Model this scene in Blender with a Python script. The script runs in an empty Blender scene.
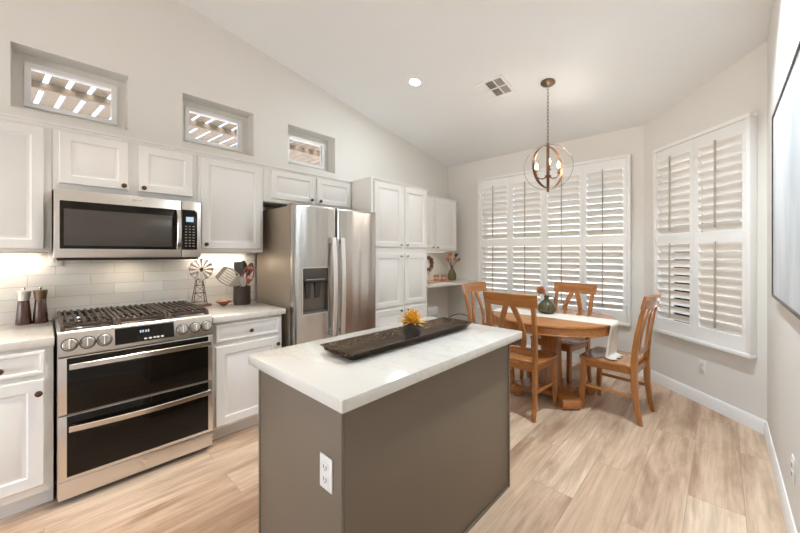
import bpy, bmesh, math, random
from mathutils import Vector, Matrix
from math import sin, cos, pi, radians, sqrt
random.seed(7)
S = bpy.context.scene
COL = S.collection

# ------------------------------------------------------------------ camera, sky, sun, big lights, exposure
cam = bpy.data.cameras.new('camera')
cam.sensor_width = 36.0
cam.lens = 15.239
cam.shift_y = -0.01525
cam.clip_start = 0.02
camo = bpy.data.objects.new('camera', cam)
COL.objects.link(camo)
camo.location = (0, 0, 1.355)
camo.rotation_euler = (radians(90), 0, radians(43.543))
S.camera = camo

S.view_settings.view_transform = 'Standard'
S.view_settings.look = 'None'
S.view_settings.gamma = 1.0
S.view_settings.exposure = 0.17
S.cycles.max_bounces = 10
S.cycles.diffuse_bounces = 6
S.cycles.glossy_bounces = 4
S.cycles.transparent_max_bounces = 12
S.cycles.caustics_reflective = False
S.cycles.caustics_refractive = False
S.cycles.sample_clamp_indirect = 6.0

world = bpy.data.worlds.new('sky')
S.world = world
world.use_nodes = True
wn = world.node_tree.nodes
wl = world.node_tree.links
sky = wn.new('ShaderNodeTexSky')
sky.sky_type = 'NISHITA'
sky.sun_disc = False
sky.sun_elevation = radians(52)
sky.sun_rotation = radians(100)
sky.dust_density = 2.0
wn['Background'].inputs['Strength'].default_value = 1.3
wl.new(sky.outputs['Color'], wn['Background'].inputs['Color'])


def light(name, kind, loc, energy, color=(1, 1, 1), size=0.1, size_y=None, target=None, parent=None, rot=None, spread=None):
    l = bpy.data.lights.new(name, kind)
    l.energy = energy
    l.color = color
    if kind == 'AREA':
        l.size = size
        if size_y:
            l.shape = 'RECTANGLE'
            l.size_y = size_y
        else:
            l.shape = 'DISK'
        if spread:
            l.spread = spread
    elif kind == 'POINT':
        l.shadow_soft_size = size
    o = bpy.data.objects.new(name, l)
    COL.objects.link(o)
    o.location = loc
    if rot:
        o.rotation_euler = rot
    if target:
        o.rotation_euler = (Vector(target) - Vector(loc)).to_track_quat('-Z', 'Y').to_euler()
    if parent:
        o.parent = parent
    return o


sun = bpy.data.lights.new('sun', 'SUN')
sun.energy = 11.0
sun.angle = radians(1.0)
sun.color = (1.0, 0.95, 0.88)
suno = bpy.data.objects.new('sun', sun)
COL.objects.link(suno)
suno.rotation_euler = (Vector((-0.12, -0.42, -0.90))).to_track_quat('-Z', 'Y').to_euler()

# added fill lamp, unseen, at the made-up opening of the rear wall
light('fill_rear', 'AREA', (-1.5, -3.32, 1.35), 8, (0.88, 0.96, 1.0), 3.2, 2.2, target=(-1.5, 0, 1.35))

# ------------------------------------------------------------------ helpers


class MB:
    def __init__(s):
        s.bm = bmesh.new()

    def box(s, a, b, bev=0.0, seg=2):
        x0, y0, z0 = [min(a[i], b[i]) for i in range(3)]
        x1, y1, z1 = [max(a[i], b[i]) for i in range(3)]
        v = [s.bm.verts.new(p) for p in ((x0, y0, z0), (x1, y0, z0), (x1, y1, z0), (x0, y1, z0), (x0, y0, z1), (x1, y0, z1), (x1, y1, z1), (x0, y1, z1))]
        fs = [s.bm.faces.new([v[i] for i in f]) for f in ((3, 2, 1, 0), (4, 5, 6, 7), (0, 1, 5, 4), (1, 2, 6, 5), (2, 3, 7, 6), (3, 0, 4, 7))]
        if bev > 0:
            bev = min(bev, 0.45 * min(x1 - x0, y1 - y0, z1 - z0))
            es = list({e for f in fs for e in f.edges})
            bmesh.ops.bevel(s.bm, geom=es, offset=bev, segments=seg, affect='EDGES', profile=0.5)
        return s

    def rings(s, rings, close=True, cap0=True, cap1=True):
        R = [[s.bm.verts.new(p) for p in r] for r in rings]
        n = len(R[0])
        for a, b in zip(R[:-1], R[1:]):
            for i in range(n if close else n - 1):
                j = (i + 1) % n
                s.bm.faces.new((a[i], a[j], b[j], b[i]))
        if cap0:
            s.bm.faces.new(R[0][::-1])
        if cap1:
            s.bm.faces.new(R[-1])
        return R

    def lathe(s, prof, c=(0, 0, 0), axis=(0, 0, 1), n=32, caps=True):
        q = Vector(axis).normalized().to_track_quat('Z', 'Y')
        c = Vector(c)
        rr = []
        for r, z in prof:
            r = max(r, 0.0004)
            rr.append([c + q @ Vector((r * cos(2 * pi * i / n), r * sin(2 * pi * i / n), z)) for i in range(n)])
        s.rings(rr, cap0=caps, cap1=caps)
        return s

    def cyl(s, p, q, r0, r1=None, n=20):
        p = Vector(p); q = Vector(q)
        L = (q - p).length
        s.lathe([(r0, 0), (r0 if r1 is None else r1, L)], p, q - p, n)
        return s

    def tube(s, pts, r, n=8, closed=False):
        pts = [Vector(p) for p in pts]
        N = len(pts)
        rr = []
        up = None
        for i in range(N):
            if closed:
                t = pts[(i + 1) % N] - pts[i - 1]
            else:
                t = pts[min(i + 1, N - 1)] - pts[max(i - 1, 0)]
            t.normalize()
            if up is None:
                up = t.orthogonal().normalized()
            up = (up - t * up.dot(t)).normalized()
            w = t.cross(up)
            ri = r[i] if isinstance(r, (list, tuple)) else r
            rr.append([pts[i] + (up * cos(2 * pi * k / n) + w * sin(2 * pi * k / n)) * ri for k in range(n)])
        if closed:
            rr.append(rr[0])
            R = [[s.bm.verts.new(p) for p in r_] for r_ in rr[:-1]]
            R.append(R[0])
            for a, b in zip(R[:-1], R[1:]):
                best = 0
                if b is R[0]:
                    best = min(range(n), key=lambda o: sum((a[i].co - b[(i + o) % n].co).length for i in range(n)))
                for i in range(n):
                    j = (i + 1) % n
                    s.bm.faces.new((a[i], a[j], b[(j + best) % n], b[(i + best) % n]))
        else:
            s.rings(rr)
        return s

    def sweep(s, pts, side, wid, thk):
        """rectangular section: wid along 'side', thk across it"""
        pts = [Vector(p) for p in pts]
        N = len(pts)
        sd = Vector(side).normalized()
        rr = []
        for i in range(N):
            t = (pts[min(i + 1, N - 1)] - pts[max(i - 1, 0)]).normalized()
            a = (sd - t * sd.dot(t)).normalized()
            b = t.cross(a)
            w = wid[i] if isinstance(wid, (list, tuple)) else wid
            h = thk[i] if isinstance(thk, (list, tuple)) else thk
            c = 0.18 * min(w, h)
            w2, h2 = w / 2, h / 2
            rr.append([pts[i] + a * u + b * v for u, v in ((w2 - c, h2), (-w2 + c, h2), (-w2, h2 - c), (-w2, -h2 + c), (-w2 + c, -h2), (w2 - c, -h2), (w2, -h2 + c), (w2, h2 - c))])
        s.rings(rr)
        return s

    def prism(s, poly, z0, z1, bev=0.0, seg=2, mtx=None):
        n0 = len(s.bm.faces)
        lo = [Vector((p[0], p[1], z0)) for p in poly]
        hi = [Vector((p[0], p[1], z1)) for p in poly]
        if mtx:
            lo = [mtx @ p for p in lo]; hi = [mtx @ p for p in hi]
        R = s.rings([lo, hi])
        if bev:
            es = []
            for ring in R:
                st = set(ring)
                for v in ring:
                    for e in v.link_edges:
                        if e.other_vert(v) in st and e not in es:
                            es.append(e)
            bmesh.ops.bevel(s.bm, geom=es, offset=bev, segments=seg, affect='EDGES', profile=0.5)
        return s

    def xform(s, m):
        bmesh.ops.transform(s.bm, matrix=m, verts=s.bm.verts)
        return s

    def ball(s, c, r, sx=1, sy=1, sz=1, u=16, v=10):
        bmesh.ops.create_uvsphere(s.bm, u_segments=u, v_segments=v, radius=r, matrix=Matrix.Translation(Vector(c)) @ Matrix.Diagonal((sx, sy, sz, 1)))
        return s

    def obj(s, name, mat, parent=None, org=(0, 0, 0), angle=35):
        o = Vector(org)
        for v in s.bm.verts:
            v.co -= o
        bmesh.ops.recalc_face_normals(s.bm, faces=s.bm.faces)
        me = bpy.data.meshes.new(name)
        s.bm.to_mesh(me)
        s.bm.free()
        me.polygons.foreach_set('use_smooth', [True] * len(me.polygons))
        me.set_sharp_from_angle(angle=radians(angle))
        me.materials.append(mat)
        ob = bpy.data.objects.new(name, me)
        COL.objects.link(ob)
        if parent is not None:
            ob.parent = parent
        return ob


class Thing:
    """an Empty at the base of a thing; parts are given in world coordinates and stored relative to it"""
    def __init__(s, name, label, cat, org=(0, 0, 0), group=None, local=False):
        s.root = bpy.data.objects.new(name, None)
        s.root.empty_display_size = 0.05
        COL.objects.link(s.root)
        s.root.location = org
        s.root['label'] = label
        s.root['category'] = cat
        if group:
            s.root['group'] = group
        s.org = (0, 0, 0) if local else org

    def part(s, name, mb, mat, parent=None, label=None, angle=35):
        o = mb.obj(name, mat, parent or s.root, s.org, angle)
        if label:
            o['label'] = label
        return o


def tag(o, label, cat, group=None):
    o['label'] = label
    o['category'] = cat
    if group:
        o['group'] = group
    return o


def single(name, mb, mat, label, cat, org, group=None, angle=35):
    o = mb.obj(name, mat, None, org, angle)
    o.location = org
    return tag(o, label, cat, group)


def struct(name, mb, mat, org=(0, 0, 0), angle=35, parent=None):
    o = mb.obj(name, mat, parent, org, angle)
    if parent is None:
        o.location = org
        o['kind'] = 'structure'
    return o


def copy_tree(root, loc=None, rotz=None, label=None):
    r = root.copy()
    COL.objects.link(r)
    if loc:
        r.location = loc
    if rotz is not None:
        r.rotation_euler = (0, 0, rotz)
    if label:
        r['label'] = label
    for c in list(root.children):
        k = c.copy(); COL.objects.link(k); k.parent = r
        for g in list(c.children):
            j = g.copy(); COL.objects.link(j); j.parent = k
    return r


# ------------------------------------------------------------------ materials
def M(name, color, rough=0.5, metal=0.0, var=0.04, scale=6.0, stretch=(1, 1, 1), bump=0.0, bscale=60, coat=0.0, spec=0.5, emit=None, estr=0.0, trans=0.0):
    m = bpy.data.materials.new(name)
    m.use_nodes = True
    nt = m.node_tree
    b = nt.nodes['Principled BSDF']
    b.inputs['Roughness'].default_value = rough
    b.inputs['Metallic'].default_value = metal
    b.inputs['Specular IOR Level'].default_value = spec
    b.inputs['Coat Weight'].default_value = coat
    b.inputs['Coat Roughness'].default_value = 0.12
    if emit:
        b.inputs['Emission Color'].default_value = (*emit, 1)
        b.inputs['Emission Strength'].default_value = estr
    tc = nt.nodes.new('ShaderNodeTexCoord')
    mp = nt.nodes.new('ShaderNodeMapping')
    mp.inputs['Scale'].default_value = stretch
    nz = nt.nodes.new('ShaderNodeTexNoise')
    nz.inputs['Scale'].default_value = scale
    nz.inputs['Detail'].default_value = 4
    mx = nt.nodes.new('ShaderNodeMix')
    mx.data_type = 'RGBA'
    mx.inputs[6].default_value = (*[c * (1 - var) for c in color], 1)
    mx.inputs[7].default_value = (*[min(1, c * (1 + var)) for c in color], 1)
    nt.links.new(tc.outputs['Object'], mp.inputs['Vector'])
    nt.links.new(mp.outputs['Vector'], nz.inputs['Vector'])
    nt.links.new(nz.outputs['Fac'], mx.inputs[0])
    nt.links.new(mx.outputs[2], b.inputs['Base Color'])
    if bump > 0:
        n2 = nt.nodes.new('ShaderNodeTexNoise')
        n2.inputs['Scale'].default_value = bscale
        n2.inputs['Detail'].default_value = 3
        bp = nt.nodes.new('ShaderNodeBump')
        bp.inputs['Strength'].default_value = bump
        bp.inputs['Distance'].default_value = 0.01
        nt.links.new(tc.outputs['Object'], n2.inputs['Vector'])
        nt.links.new(n2.outputs['Fac'], bp.inputs['Height'])
        nt.links.new(bp.outputs['Normal'], b.inputs['Normal'])
    return m


def wood(name, dark, light_, axis=2, rough=0.32, coat=0.3, scale=5.0):
    m = M(name, light_, rough, coat=coat)
    nt = m.node_tree
    mp = [n for n in nt.nodes if n.type == 'MAPPING'][0]
    sc = [9.0, 9.0, 9.0]
    sc[axis] = 0.8
    mp.inputs['Scale'].default_value = sc
    nz = [n for n in nt.nodes if n.type == 'TEX_NOISE'][0]
    nz.inputs['Scale'].default_value = scale
    nz.inputs['Detail'].default_value = 6
    nz.inputs['Distortion'].default_value = 0.6
    mx = [n for n in nt.nodes if n.type == 'MIX'][0]
    rp = nt.nodes.new('ShaderNodeValToRGB')
    rp.color_ramp.elements[0].position = 0.3
    rp.color_ramp.elements[0].color = (*dark, 1)
    rp.color_ramp.elements[1].position = 0.7
    rp.color_ramp.elements[1].color = (*light_, 1)
    nt.links.new(nz.outputs['Fac'], rp.inputs['Fac'])
    nt.links.new(rp.outputs['Color'], nt.nodes['Principled BSDF'].inputs['Base Color'])
    return m


def floor_mat():
    m = bpy.data.materials.new('wood plank floor')
    m.use_nodes = True
    nt = m.node_tree
    N, L = nt.nodes.new, nt.links.new
    b = nt.nodes['Principled BSDF']
    tc = N('ShaderNodeTexCoord')
    sp = N('ShaderNodeSeparateXYZ')
    L(tc.outputs['Object'], sp.inputs[0])
    cb = N('ShaderNodeCombineXYZ')
    ax = N('ShaderNodeMath'); ax.operation = 'ADD'; ax.inputs[1].default_value = 4.6 + 0.37 - 0.37
    L(sp.outputs['X'], ax.inputs[0])
    off = N('ShaderNodeMath'); off.operation = 'ADD'; off.inputs[1].default_value = 10.0
    L(sp.outputs['Y'], off.inputs[0])
    sx = N('ShaderNodeMath'); sx.operation = 'ADD'; sx.inputs[1].default_value = 0.37 + 0.23 * 30
    L(sp.outputs['X'], sx.inputs[0])
    L(off.outputs[0], cb.inputs['X'])
    L(sx.outputs[0], cb.inputs['Y'])
    br = N('ShaderNodeTexBrick')
    br.offset = 0.38
    br.offset_frequency = 2
    br.inputs['Scale'].default_value = 1.0
    br.inputs['Brick Width'].default_value = 1.25
    br.inputs['Row Height'].default_value = 0.23
    br.inputs['Mortar Size'].default_value = 0.0012
    br.inputs['Mortar Smooth'].default_value = 0.2
    br.inputs['Color1'].default_value = (0, 0, 0, 1)
    br.inputs['Color2'].default_value = (1, 1, 1, 1)
    br.inputs['Mortar'].default_value = (0.5, 0.5, 0.5, 1)
    L(cb.outputs[0], br.inputs['Vector'])
    # per-plank shift of the grain
    sc = N('ShaderNodeVectorMath'); sc.operation = 'SCALE'; sc.inputs['Scale'].default_value = 17.0
    L(br.outputs['Color'], sc.inputs[0])
    ad = N('ShaderNodeVectorMath'); ad.operation = 'ADD'
    L(tc.outputs['Object'], ad.inputs[0]); L(sc.outputs[0], ad.inputs[1])
    mp = N('ShaderNodeMapping'); mp.inputs['Scale'].default_value = (16.0, 0.8, 1.0)
    L(ad.outputs[0], mp.inputs['Vector'])
    g1 = N('ShaderNodeTexNoise'); g1.inputs['Scale'].default_value = 2.2; g1.inputs['Detail'].default_value = 8; g1.inputs['Roughness'].default_value = 0.65; g1.inputs['Distortion'].default_value = 0.35
    L(mp.outputs[0], g1.inputs['Vector'])
    mp2 = N('ShaderNodeMapping'); mp2.inputs['Scale'].default_value = (4.6, 0.75, 1.0)
    L(ad.outputs[0], mp2.inputs['Vector'])
    g2 = N('ShaderNodeTexNoise'); g2.inputs['Scale'].default_value = 1.5; g2.inputs['Detail'].default_value = 7; g2.inputs['Roughness'].default_value = 0.6; g2.inputs['Distortion'].default_value = 0.5
    L(mp2.outputs[0], g2.inputs['Vector'])
    r0 = N('ShaderNodeValToRGB')
    r0.color_ramp.elements[0].color = (0.57, 0.40, 0.275, 1)
    r0.color_ramp.elements[1].color = (0.74, 0.575, 0.43, 1)
    L(br.outputs['Color'], r0.inputs['Fac'])
    r1 = N('ShaderNodeValToRGB')
    r1.color_ramp.elements[0].position = 0.36; r1.color_ramp.elements[0].color = (0.80, 0.77, 0.74, 1)
    r1.color_ramp.elements[1].position = 0.62; r1.color_ramp.elements[1].color = (1.06, 1.06, 1.06, 1)
    L(g1.outputs['Fac'], r1.inputs['Fac'])
    m1 = N('ShaderNodeMix'); m1.data_type = 'RGBA'; m1.blend_type = 'MULTIPLY'; m1.inputs[0].default_value = 1.0
    L(r0.outputs['Color'], m1.inputs[6]); L(r1.outputs['Color'], m1.inputs[7])
    r2 = N('ShaderNodeValToRGB')
    r2.color_ramp.elements[0].position = 0.36; r2.color_ramp.elements[0].color = (0.56, 0.47, 0.42, 1)
    r2.color_ramp.elements[1].position = 0.56; r2.color_ramp.elements[1].color = (1, 1, 1, 1)
    L(g2.outputs['Fac'], r2.inputs['Fac'])
    m2 = N('ShaderNodeMix'); m2.data_type = 'RGBA'; m2.blend_type = 'MULTIPLY'; m2.inputs[0].default_value = 0.85
    L(m1.outputs[2], m2.inputs[6]); L(r2.outputs['Color'], m2.inputs[7])
    m3 = N('ShaderNodeMix'); m3.data_type = 'RGBA'
    m3.inputs[7].default_value = (0.22, 0.15, 0.10, 1)
    fm = N('ShaderNodeMath'); fm.operation = 'MULTIPLY'; fm.inputs[1].default_value = 0.6
    L(br.outputs['Fac'], fm.inputs[0])
    L(fm.outputs[0], m3.inputs[0]); L(m2.outputs[2], m3.inputs[6])
    L(m3.outputs[2], b.inputs['Base Color'])
    b.inputs['Roughness'].default_value = 0.42
    bp = N('ShaderNodeBump'); bp.inputs['Strength'].default_value = 0.08; bp.inputs['Distance'].default_value = 0.004
    L(g1.outputs['Fac'], bp.inputs['Height'])
    L(bp.outputs['Normal'], b.inputs['Normal'])
    return m


def tile_mat():
    m = bpy.data.materials.new('ivory glazed tile')
    m.use_nodes = True
    nt = m.node_tree
    N, L = nt.nodes.new, nt.links.new
    b = nt.nodes['Principled BSDF']
    tc = N('ShaderNodeTexCoord'); sp = N('ShaderNodeSeparateXYZ'); cb = N('ShaderNodeCombineXYZ')
    L(tc.outputs['Object'], sp.inputs[0])
    a1 = N('ShaderNodeMath'); a1.operation = 'ADD'; a1.inputs[1].default_value = 5.13
    a2 = N('ShaderNodeMath'); a2.operation = 'ADD'; a2.inputs[1].default_value = 1.144
    L(sp.outputs['Y'], a1.inputs[0]); L(sp.outputs['Z'], a2.inputs[0])
    L(a1.outputs[0], cb.inputs['X']); L(a2.outputs[0], cb.inputs['Y'])
    br = N('ShaderNodeTexBrick'); br.offset = 0.42
    br.inputs['Scale'].default_value = 1.0
    br.inputs['Brick Width'].default_value = 0.305
    br.inputs['Row Height'].default_value = 0.0762
    br.inputs['Mortar Size'].default_value = 0.0022
    br.inputs['Mortar Smooth'].default_value = 0.4
    br.inputs['Color1'].default_value = (0.70, 0.66, 0.60, 1)
    br.inputs['Color2'].default_value = (0.80, 0.77, 0.71, 1)
    br.inputs['Mortar'].default_value = (0.56, 0.51, 0.45, 1)
    L(cb.outputs[0], br.inputs['Vector'])
    nz = N('ShaderNodeTexNoise'); nz.inputs['Scale'].default_value = 9; nz.inputs['Detail'].default_value = 3
    L(tc.outputs['Object'], nz.inputs['Vector'])
    mx = N('ShaderNodeMix'); mx.data_type = 'RGBA'; mx.blend_type = 'MULTIPLY'; mx.inputs[0].default_value = 0.12
    L(br.outputs['Color'], mx.inputs[6]); L(nz.outputs['Color'], mx.inputs[7])
    L(mx.outputs[2], b.inputs['Base Color'])
    b.inputs['Roughness'].default_value = 0.25
    iv = N('ShaderNodeMath'); iv.operation = 'MULTIPLY_ADD'; iv.inputs[1].default_value = -1.0
    L(br.outputs['Fac'], iv.inputs[0])
    n3 = N('ShaderNodeMath'); n3.operation = 'MULTIPLY'; n3.inputs[1].default_value = 0.5
    L(nz.outputs['Fac'], n3.inputs[0]); L(n3.outputs[0], iv.inputs[2])
    bp = N('ShaderNodeBump'); bp.inputs['Strength'].default_value = 0.35; bp.inputs['Distance'].default_value = 0.004
    L(iv.outputs[0], bp.inputs['Height']); L(bp.outputs['Normal'], b.inputs['Normal'])
    return m


def quartz_mat():
    m = M('white veined quartz', (0.70, 0.67, 0.62), 0.16, var=0.02, scale=3)
    nt = m.node_tree
    N, L = nt.nodes.new, nt.links.new
    b = nt.nodes['Principled BSDF']
    tc = [n for n in nt.nodes if n.type == 'TEX_COORD'][0]
    mx0 = [n for n in nt.nodes if n.type == 'MIX'][0]
    mp = N('ShaderNodeMapping'); mp.inputs['Rotation'].default_value = (0, 0, 0.6); mp.inputs['Scale'].default_value = (1.0, 2.2, 1)
    L(tc.outputs['Object'], mp.inputs['Vector'])
    nz = N('ShaderNodeTexNoise'); nz.inputs['Scale'].default_value = 1.3; nz.inputs['Detail'].default_value = 5; nz.inputs['Distortion'].default_value = 1.4
    L(mp.outputs[0], nz.inputs['Vector'])
    rp = N('ShaderNodeValToRGB')
    e = rp.color_ramp.elements
    e[0].position = 0.478; e[0].color = (0, 0, 0, 1)
    e[1].position = 0.5; e[1].color = (1, 1, 1, 1)
    k = e.new(0.522); k.color = (0, 0, 0, 1)
    L(nz.outputs['Fac'], rp.inputs['Fac'])
    f = N('ShaderNodeMath'); f.operation = 'MULTIPLY'; f.inputs[1].default_value = 0.28
    L(rp.outputs['Color'], f.inputs[0])
    mx = N('ShaderNodeMix'); mx.data_type = 'RGBA'; mx.inputs[7].default_value = (0.52, 0.44, 0.36, 1)
    L(f.outputs[0], mx.inputs[0]); L(mx0.outputs[2], mx.inputs[6]); L(mx.outputs[2], b.inputs['Base Color'])
    return m


def glass_mat(name, tint=(1, 1, 1)):
    m = bpy.data.materials.new(name)
    m.use_nodes = True
    nt = m.node_tree
    nt.nodes.remove(nt.nodes['Principled BSDF'])
    out = nt.nodes['Material Output']
    t = nt.nodes.new('ShaderNodeBsdfTransparent'); t.inputs['Color'].default_value = (*tint, 1)
    g = nt.nodes.new('ShaderNodeBsdfGlossy'); g.inputs['Roughness'].default_value = 0.02
    fr = nt.nodes.new('ShaderNodeFresnel'); fr.inputs['IOR'].default_value = 1.45
    mx = nt.nodes.new('ShaderNodeMixShader')
    nt.links.new(fr.outputs[0], mx.inputs[0]); nt.links.new(t.outputs[0], mx.inputs[1]); nt.links.new(g.outputs[0], mx.inputs[2])
    nt.links.new(mx.outputs[0], out.inputs['Surface'])
    return m


WALL = M('warm white wall paint', (0.755, 0.73, 0.685), 0.85, var=0.015, scale=3, bump=0.06, bscale=90)
CEIL = M('white ceiling paint', (0.84, 0.845, 0.835), 0.9, var=0.01, scale=3, bump=0.05, bscale=90)
CAB = M('white cabinet paint', (0.81, 0.795, 0.77), 0.38, var=0.012, scale=4)
TRIM = M('white trim paint', (0.86, 0.85, 0.83), 0.35, var=0.01)
LOUV = M('white shutter paint', (0.79, 0.75, 0.69), 0.4, var=0.01)
ROD = M('taupe tilt rod', (0.42, 0.38, 0.33), 0.5, var=0.03)
FLOOR = floor_mat()
TILE = tile_mat()
QUARTZ = quartz_mat()
STEEL = M('brushed stainless steel', (0.73, 0.69, 0.645), 0.30, 1.0, var=0.04, scale=3, stretch=(40, 1, 40), bump=0.02, bscale=8)
STEELV = M('brushed stainless steel door', (0.58, 0.565, 0.545), 0.30, 1.0, var=0.02, scale=3, stretch=(20, 20, 0.6))
_b = STEELV.node_tree.nodes['Principled BSDF']
_b.inputs['Anisotropic'].default_value = 0.9
_b.inputs['Anisotropic Rotation'].default_value = 0.25
_b.inputs['Roughness'].default_value = 0.22
_nt = STEELV.node_tree
_tc = [n for n in _nt.nodes if n.type == 'TEX_COORD'][0]
_mp = _nt.nodes.new('ShaderNodeMapping'); _mp.inputs['Scale'].default_value = (0.1, 6.0, 0.25)
_nz = _nt.nodes.new('ShaderNodeTexNoise'); _nz.inputs['Scale'].default_value = 1.6; _nz.inputs['Detail'].default_value = 1.0
_bp = _nt.nodes.new('ShaderNodeBump'); _bp.inputs['Strength'].default_value = 0.3; _bp.inputs['Distance'].default_value = 0.02
_nt.links.new(_tc.outputs['Object'], _mp.inputs['Vector']); _nt.links.new(_mp.outputs[0], _nz.inputs['Vector'])
_nt.links.new(_nz.outputs['Fac'], _bp.inputs['Height']); _nt.links.new(_bp.outputs['Normal'], _b.inputs['Normal'])
_tg = STEELV.node_tree.nodes.new('ShaderNodeTangent'); _tg.direction_type = 'RADIAL'; _tg.axis = 'Z'
STEELV.node_tree.links.new(_tg.outputs[0], _b.inputs['Tangent'])
FRSIDE = M('taupe grey textured metal', (0.33, 0.265, 0.20), 0.45, 0.4, var=0.03, scale=20, bump=0.03, bscale=300)
CHROME = M('polished steel', (0.78, 0.75, 0.71), 0.18, 1.0, var=0.02)
BLACKGLASS = M('black oven glass', (0.008, 0.006, 0.004), 0.07, var=0.1, spec=0.25)
MICROGLASS = M('dark smoked glass', (0.06, 0.052, 0.045), 0.10, var=0.05)
BLACK = M('black plastic', (0.02, 0.017, 0.015), 0.4, var=0.05)
IRON = M('brown black cast iron', (0.060, 0.040, 0.029), 0.5, var=0.12, scale=15, bump=0.1, bscale=150)
BRONZE = M('dark bronze knob metal', (0.10, 0.055, 0.032), 0.35, 0.7, var=0.15, scale=30)
NICKEL = M('brushed nickel knob', (0.45, 0.42, 0.38), 0.35, 1.0)
ISLAND = M('taupe grey island paint', (0.168, 0.130, 0.092), 0.45, var=0.02, scale=4)
PLATE = M('white plastic plate', (0.80, 0.78, 0.74), 0.35, var=0.01)
SLOT = M('dark socket slot', (0.05, 0.045, 0.04), 0.6, var=0.05)
OAK_Z = wood('honey maple upright grain', (0.32, 0.112, 0.024), (0.46, 0.185, 0.050), 2, 0.28, 0.5)
OAK_X = wood('honey maple cross grain', (0.32, 0.112, 0.024), (0.46, 0.185, 0.050), 0, 0.28, 0.5)
OAK_Y = wood('honey maple long grain', (0.36, 0.135, 0.032), (0.50, 0.215, 0.064), 1, 0.25, 0.7)
CLOTH = M('off white woven cloth', (0.76, 0.72, 0.64), 0.9, var=0.05, scale=60, bump=0.15, bscale=400)
COPPER = M('aged copper bronze', (0.22, 0.125, 0.075), 0.38, 0.9, var=0.25, scale=8)
CANOPY = M('brushed bronze canopy', (0.20, 0.15, 0.105), 0.35, 0.9, var=0.2, scale=12)
BULB = M('glowing candle bulb', (1, 0.9, 0.75), 0.3, emit=(1.0, 0.80, 0.52), estr=16)
LENS = M('lit downlight lens', (1, 1, 1), 0.5, emit=(1.0, 0.92, 0.80), estr=12)
LEDSTRIP = M('lit led strip', (1, 1, 1), 0.5, emit=(1.0, 0.90, 0.76), estr=2.5)
DISPLAY = M('pale blue lit display', (0.3, 0.4, 0.5), 0.4, emit=(0.45, 0.62, 0.85), estr=0.55)
HANDLE = M('satin steel handle', (0.86, 0.84, 0.81), 0.38, 1.0, var=0.02)
GLASS = glass_mat('clear window glass')
PERGOLA = M('tan painted lattice wood', (0.24, 0.19, 0.135), 0.7, var=0.06, scale=5)
GROUND = M('pale patio concrete', (0.62, 0.55, 0.46), 0.9, var=0.08, scale=2)
YARD = M('beige garden wall stucco', (0.55, 0.47, 0.39), 0.95, var=0.06, scale=3)

# ------------------------------------------------------------------ room shell
W = -3.28      # left wall
B = 4.60       # back wall
R = 0.245      # right wall
CX, CY = -0.63, 4.60          # corner back / angled wall
AY = CX + CY - R              # where the angled wall meets the right wall (y)
ZC, SL = 2.795, 0.176         # ceiling height at the back wall, slope


def ceil_z(y):
    return ZC + SL * (B - max(y, -0.6))


def wall_grid(mb, holes, u0, u1, z0, z1, f):
    """slab with rectangular holes (u0,u1,z0,z1); f(u0,u1,z0,z1) adds one block"""
    us = sorted({u0, u1, *[h[0] for h in holes], *[h[1] for h in holes]})
    for a, b in zip(us[:-1], us[1:]):
        zs = [(h[2], h[3]) for h in holes if h[0] <= a + 1e-6 and h[1] >= b - 1e-6]
        z = z0
        for lo, hi in sorted(zs):
            if lo > z:
                f(a, b, z, lo)
            z = hi
        f(a, b, z, z1)


NICHES = [(-0.146, 0.446), (0.803, 1.397), (1.758, 2.348)]
NZ0, NZ1 = 2.30, 2.712
mb = MB()
mb.box((-5.5, -3.55, -0.12), (0.6, 5.0, 0))
mb_floor = MB().box((W - 0.2, -3.5, -0.12), (R + 0.2, 4.85, 0))
mb.bm.free()
struct('floor', mb_floor, FLOOR)
mb = MB()
wall_grid(mb, [(a, b, NZ0, NZ1) for a, b in NICHES], -3.5, B + 0.15, 0, 4.0, lambda a, b, c, d: mb.box((W - 0.2, a, c), (W, b, d)))
bmesh.ops.remove_doubles(mb.bm, verts=mb.bm.verts, dist=1e-5)
struct('wall_left', mb, WALL)
WX0, WX1, WZ0, WZ1 = -2.69, -0.745, 0.54, 2.49
mb = MB()
wall_grid(mb, [(WX0 + 0.03, WX1 - 0.03, WZ0 + 0.03, WZ1 - 0.03)], W, CX + 0.06, 0, 3.1, lambda a, b, c, d: mb.box((a, B, c), (b, B + 0.15, d)))
struct('wall_back', mb, WALL)
ALEN = (R - CX) * sqrt(2)
AS0, AS1, AZ0, AZ1 = 0.206, 1.172, 0.552, 2.446
mb = MB()
wall_grid(mb, [(AS0 + 0.03, AS1 - 0.03, AZ0 + 0.03, AZ1 - 0.03)], 0, ALEN, 0, 3.3, lambda a, b, c, d: mb.box((a, 0, c), (b, 0.15, d)))
o = struct('wall_angled', mb, WALL)
o.location = (CX, CY, 0)
o.rotation_euler = (0, 0, -pi / 4)
mb = MB().box((R, -3.5, 0), (R + 0.15, AY, 4.0))
struct('wall_right', mb, WALL)
mb = MB()
wall_grid(mb, [(-3.05, 0.05, 0.05, 2.4)], W, R, 0, 4.0, lambda a, b, c, d: mb.box((a, -3.5, c), (b, -3.35, d)))
struct('wall_rear', mb, WALL)
# vaulted ceiling: slopes up from the back wall
mb = MB()
yb = B + 0.2
prof = [(-3.55, ceil_z(-0.6)), (-0.6, ceil_z(-0.6)), (yb, ZC - SL * 0.2), (yb, ZC + 0.5), (-0.6, ceil_z(-0.6) + 0.5), (-3.55, ceil_z(-0.6) + 0.5)]
mb.rings([[(W - 0.2, y, z) for y, z in prof], [(R + 0.2, y, z) for y, z in prof]])
struct('ceiling', mb, CEIL)

# baseboards
BH = 0.108


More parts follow.
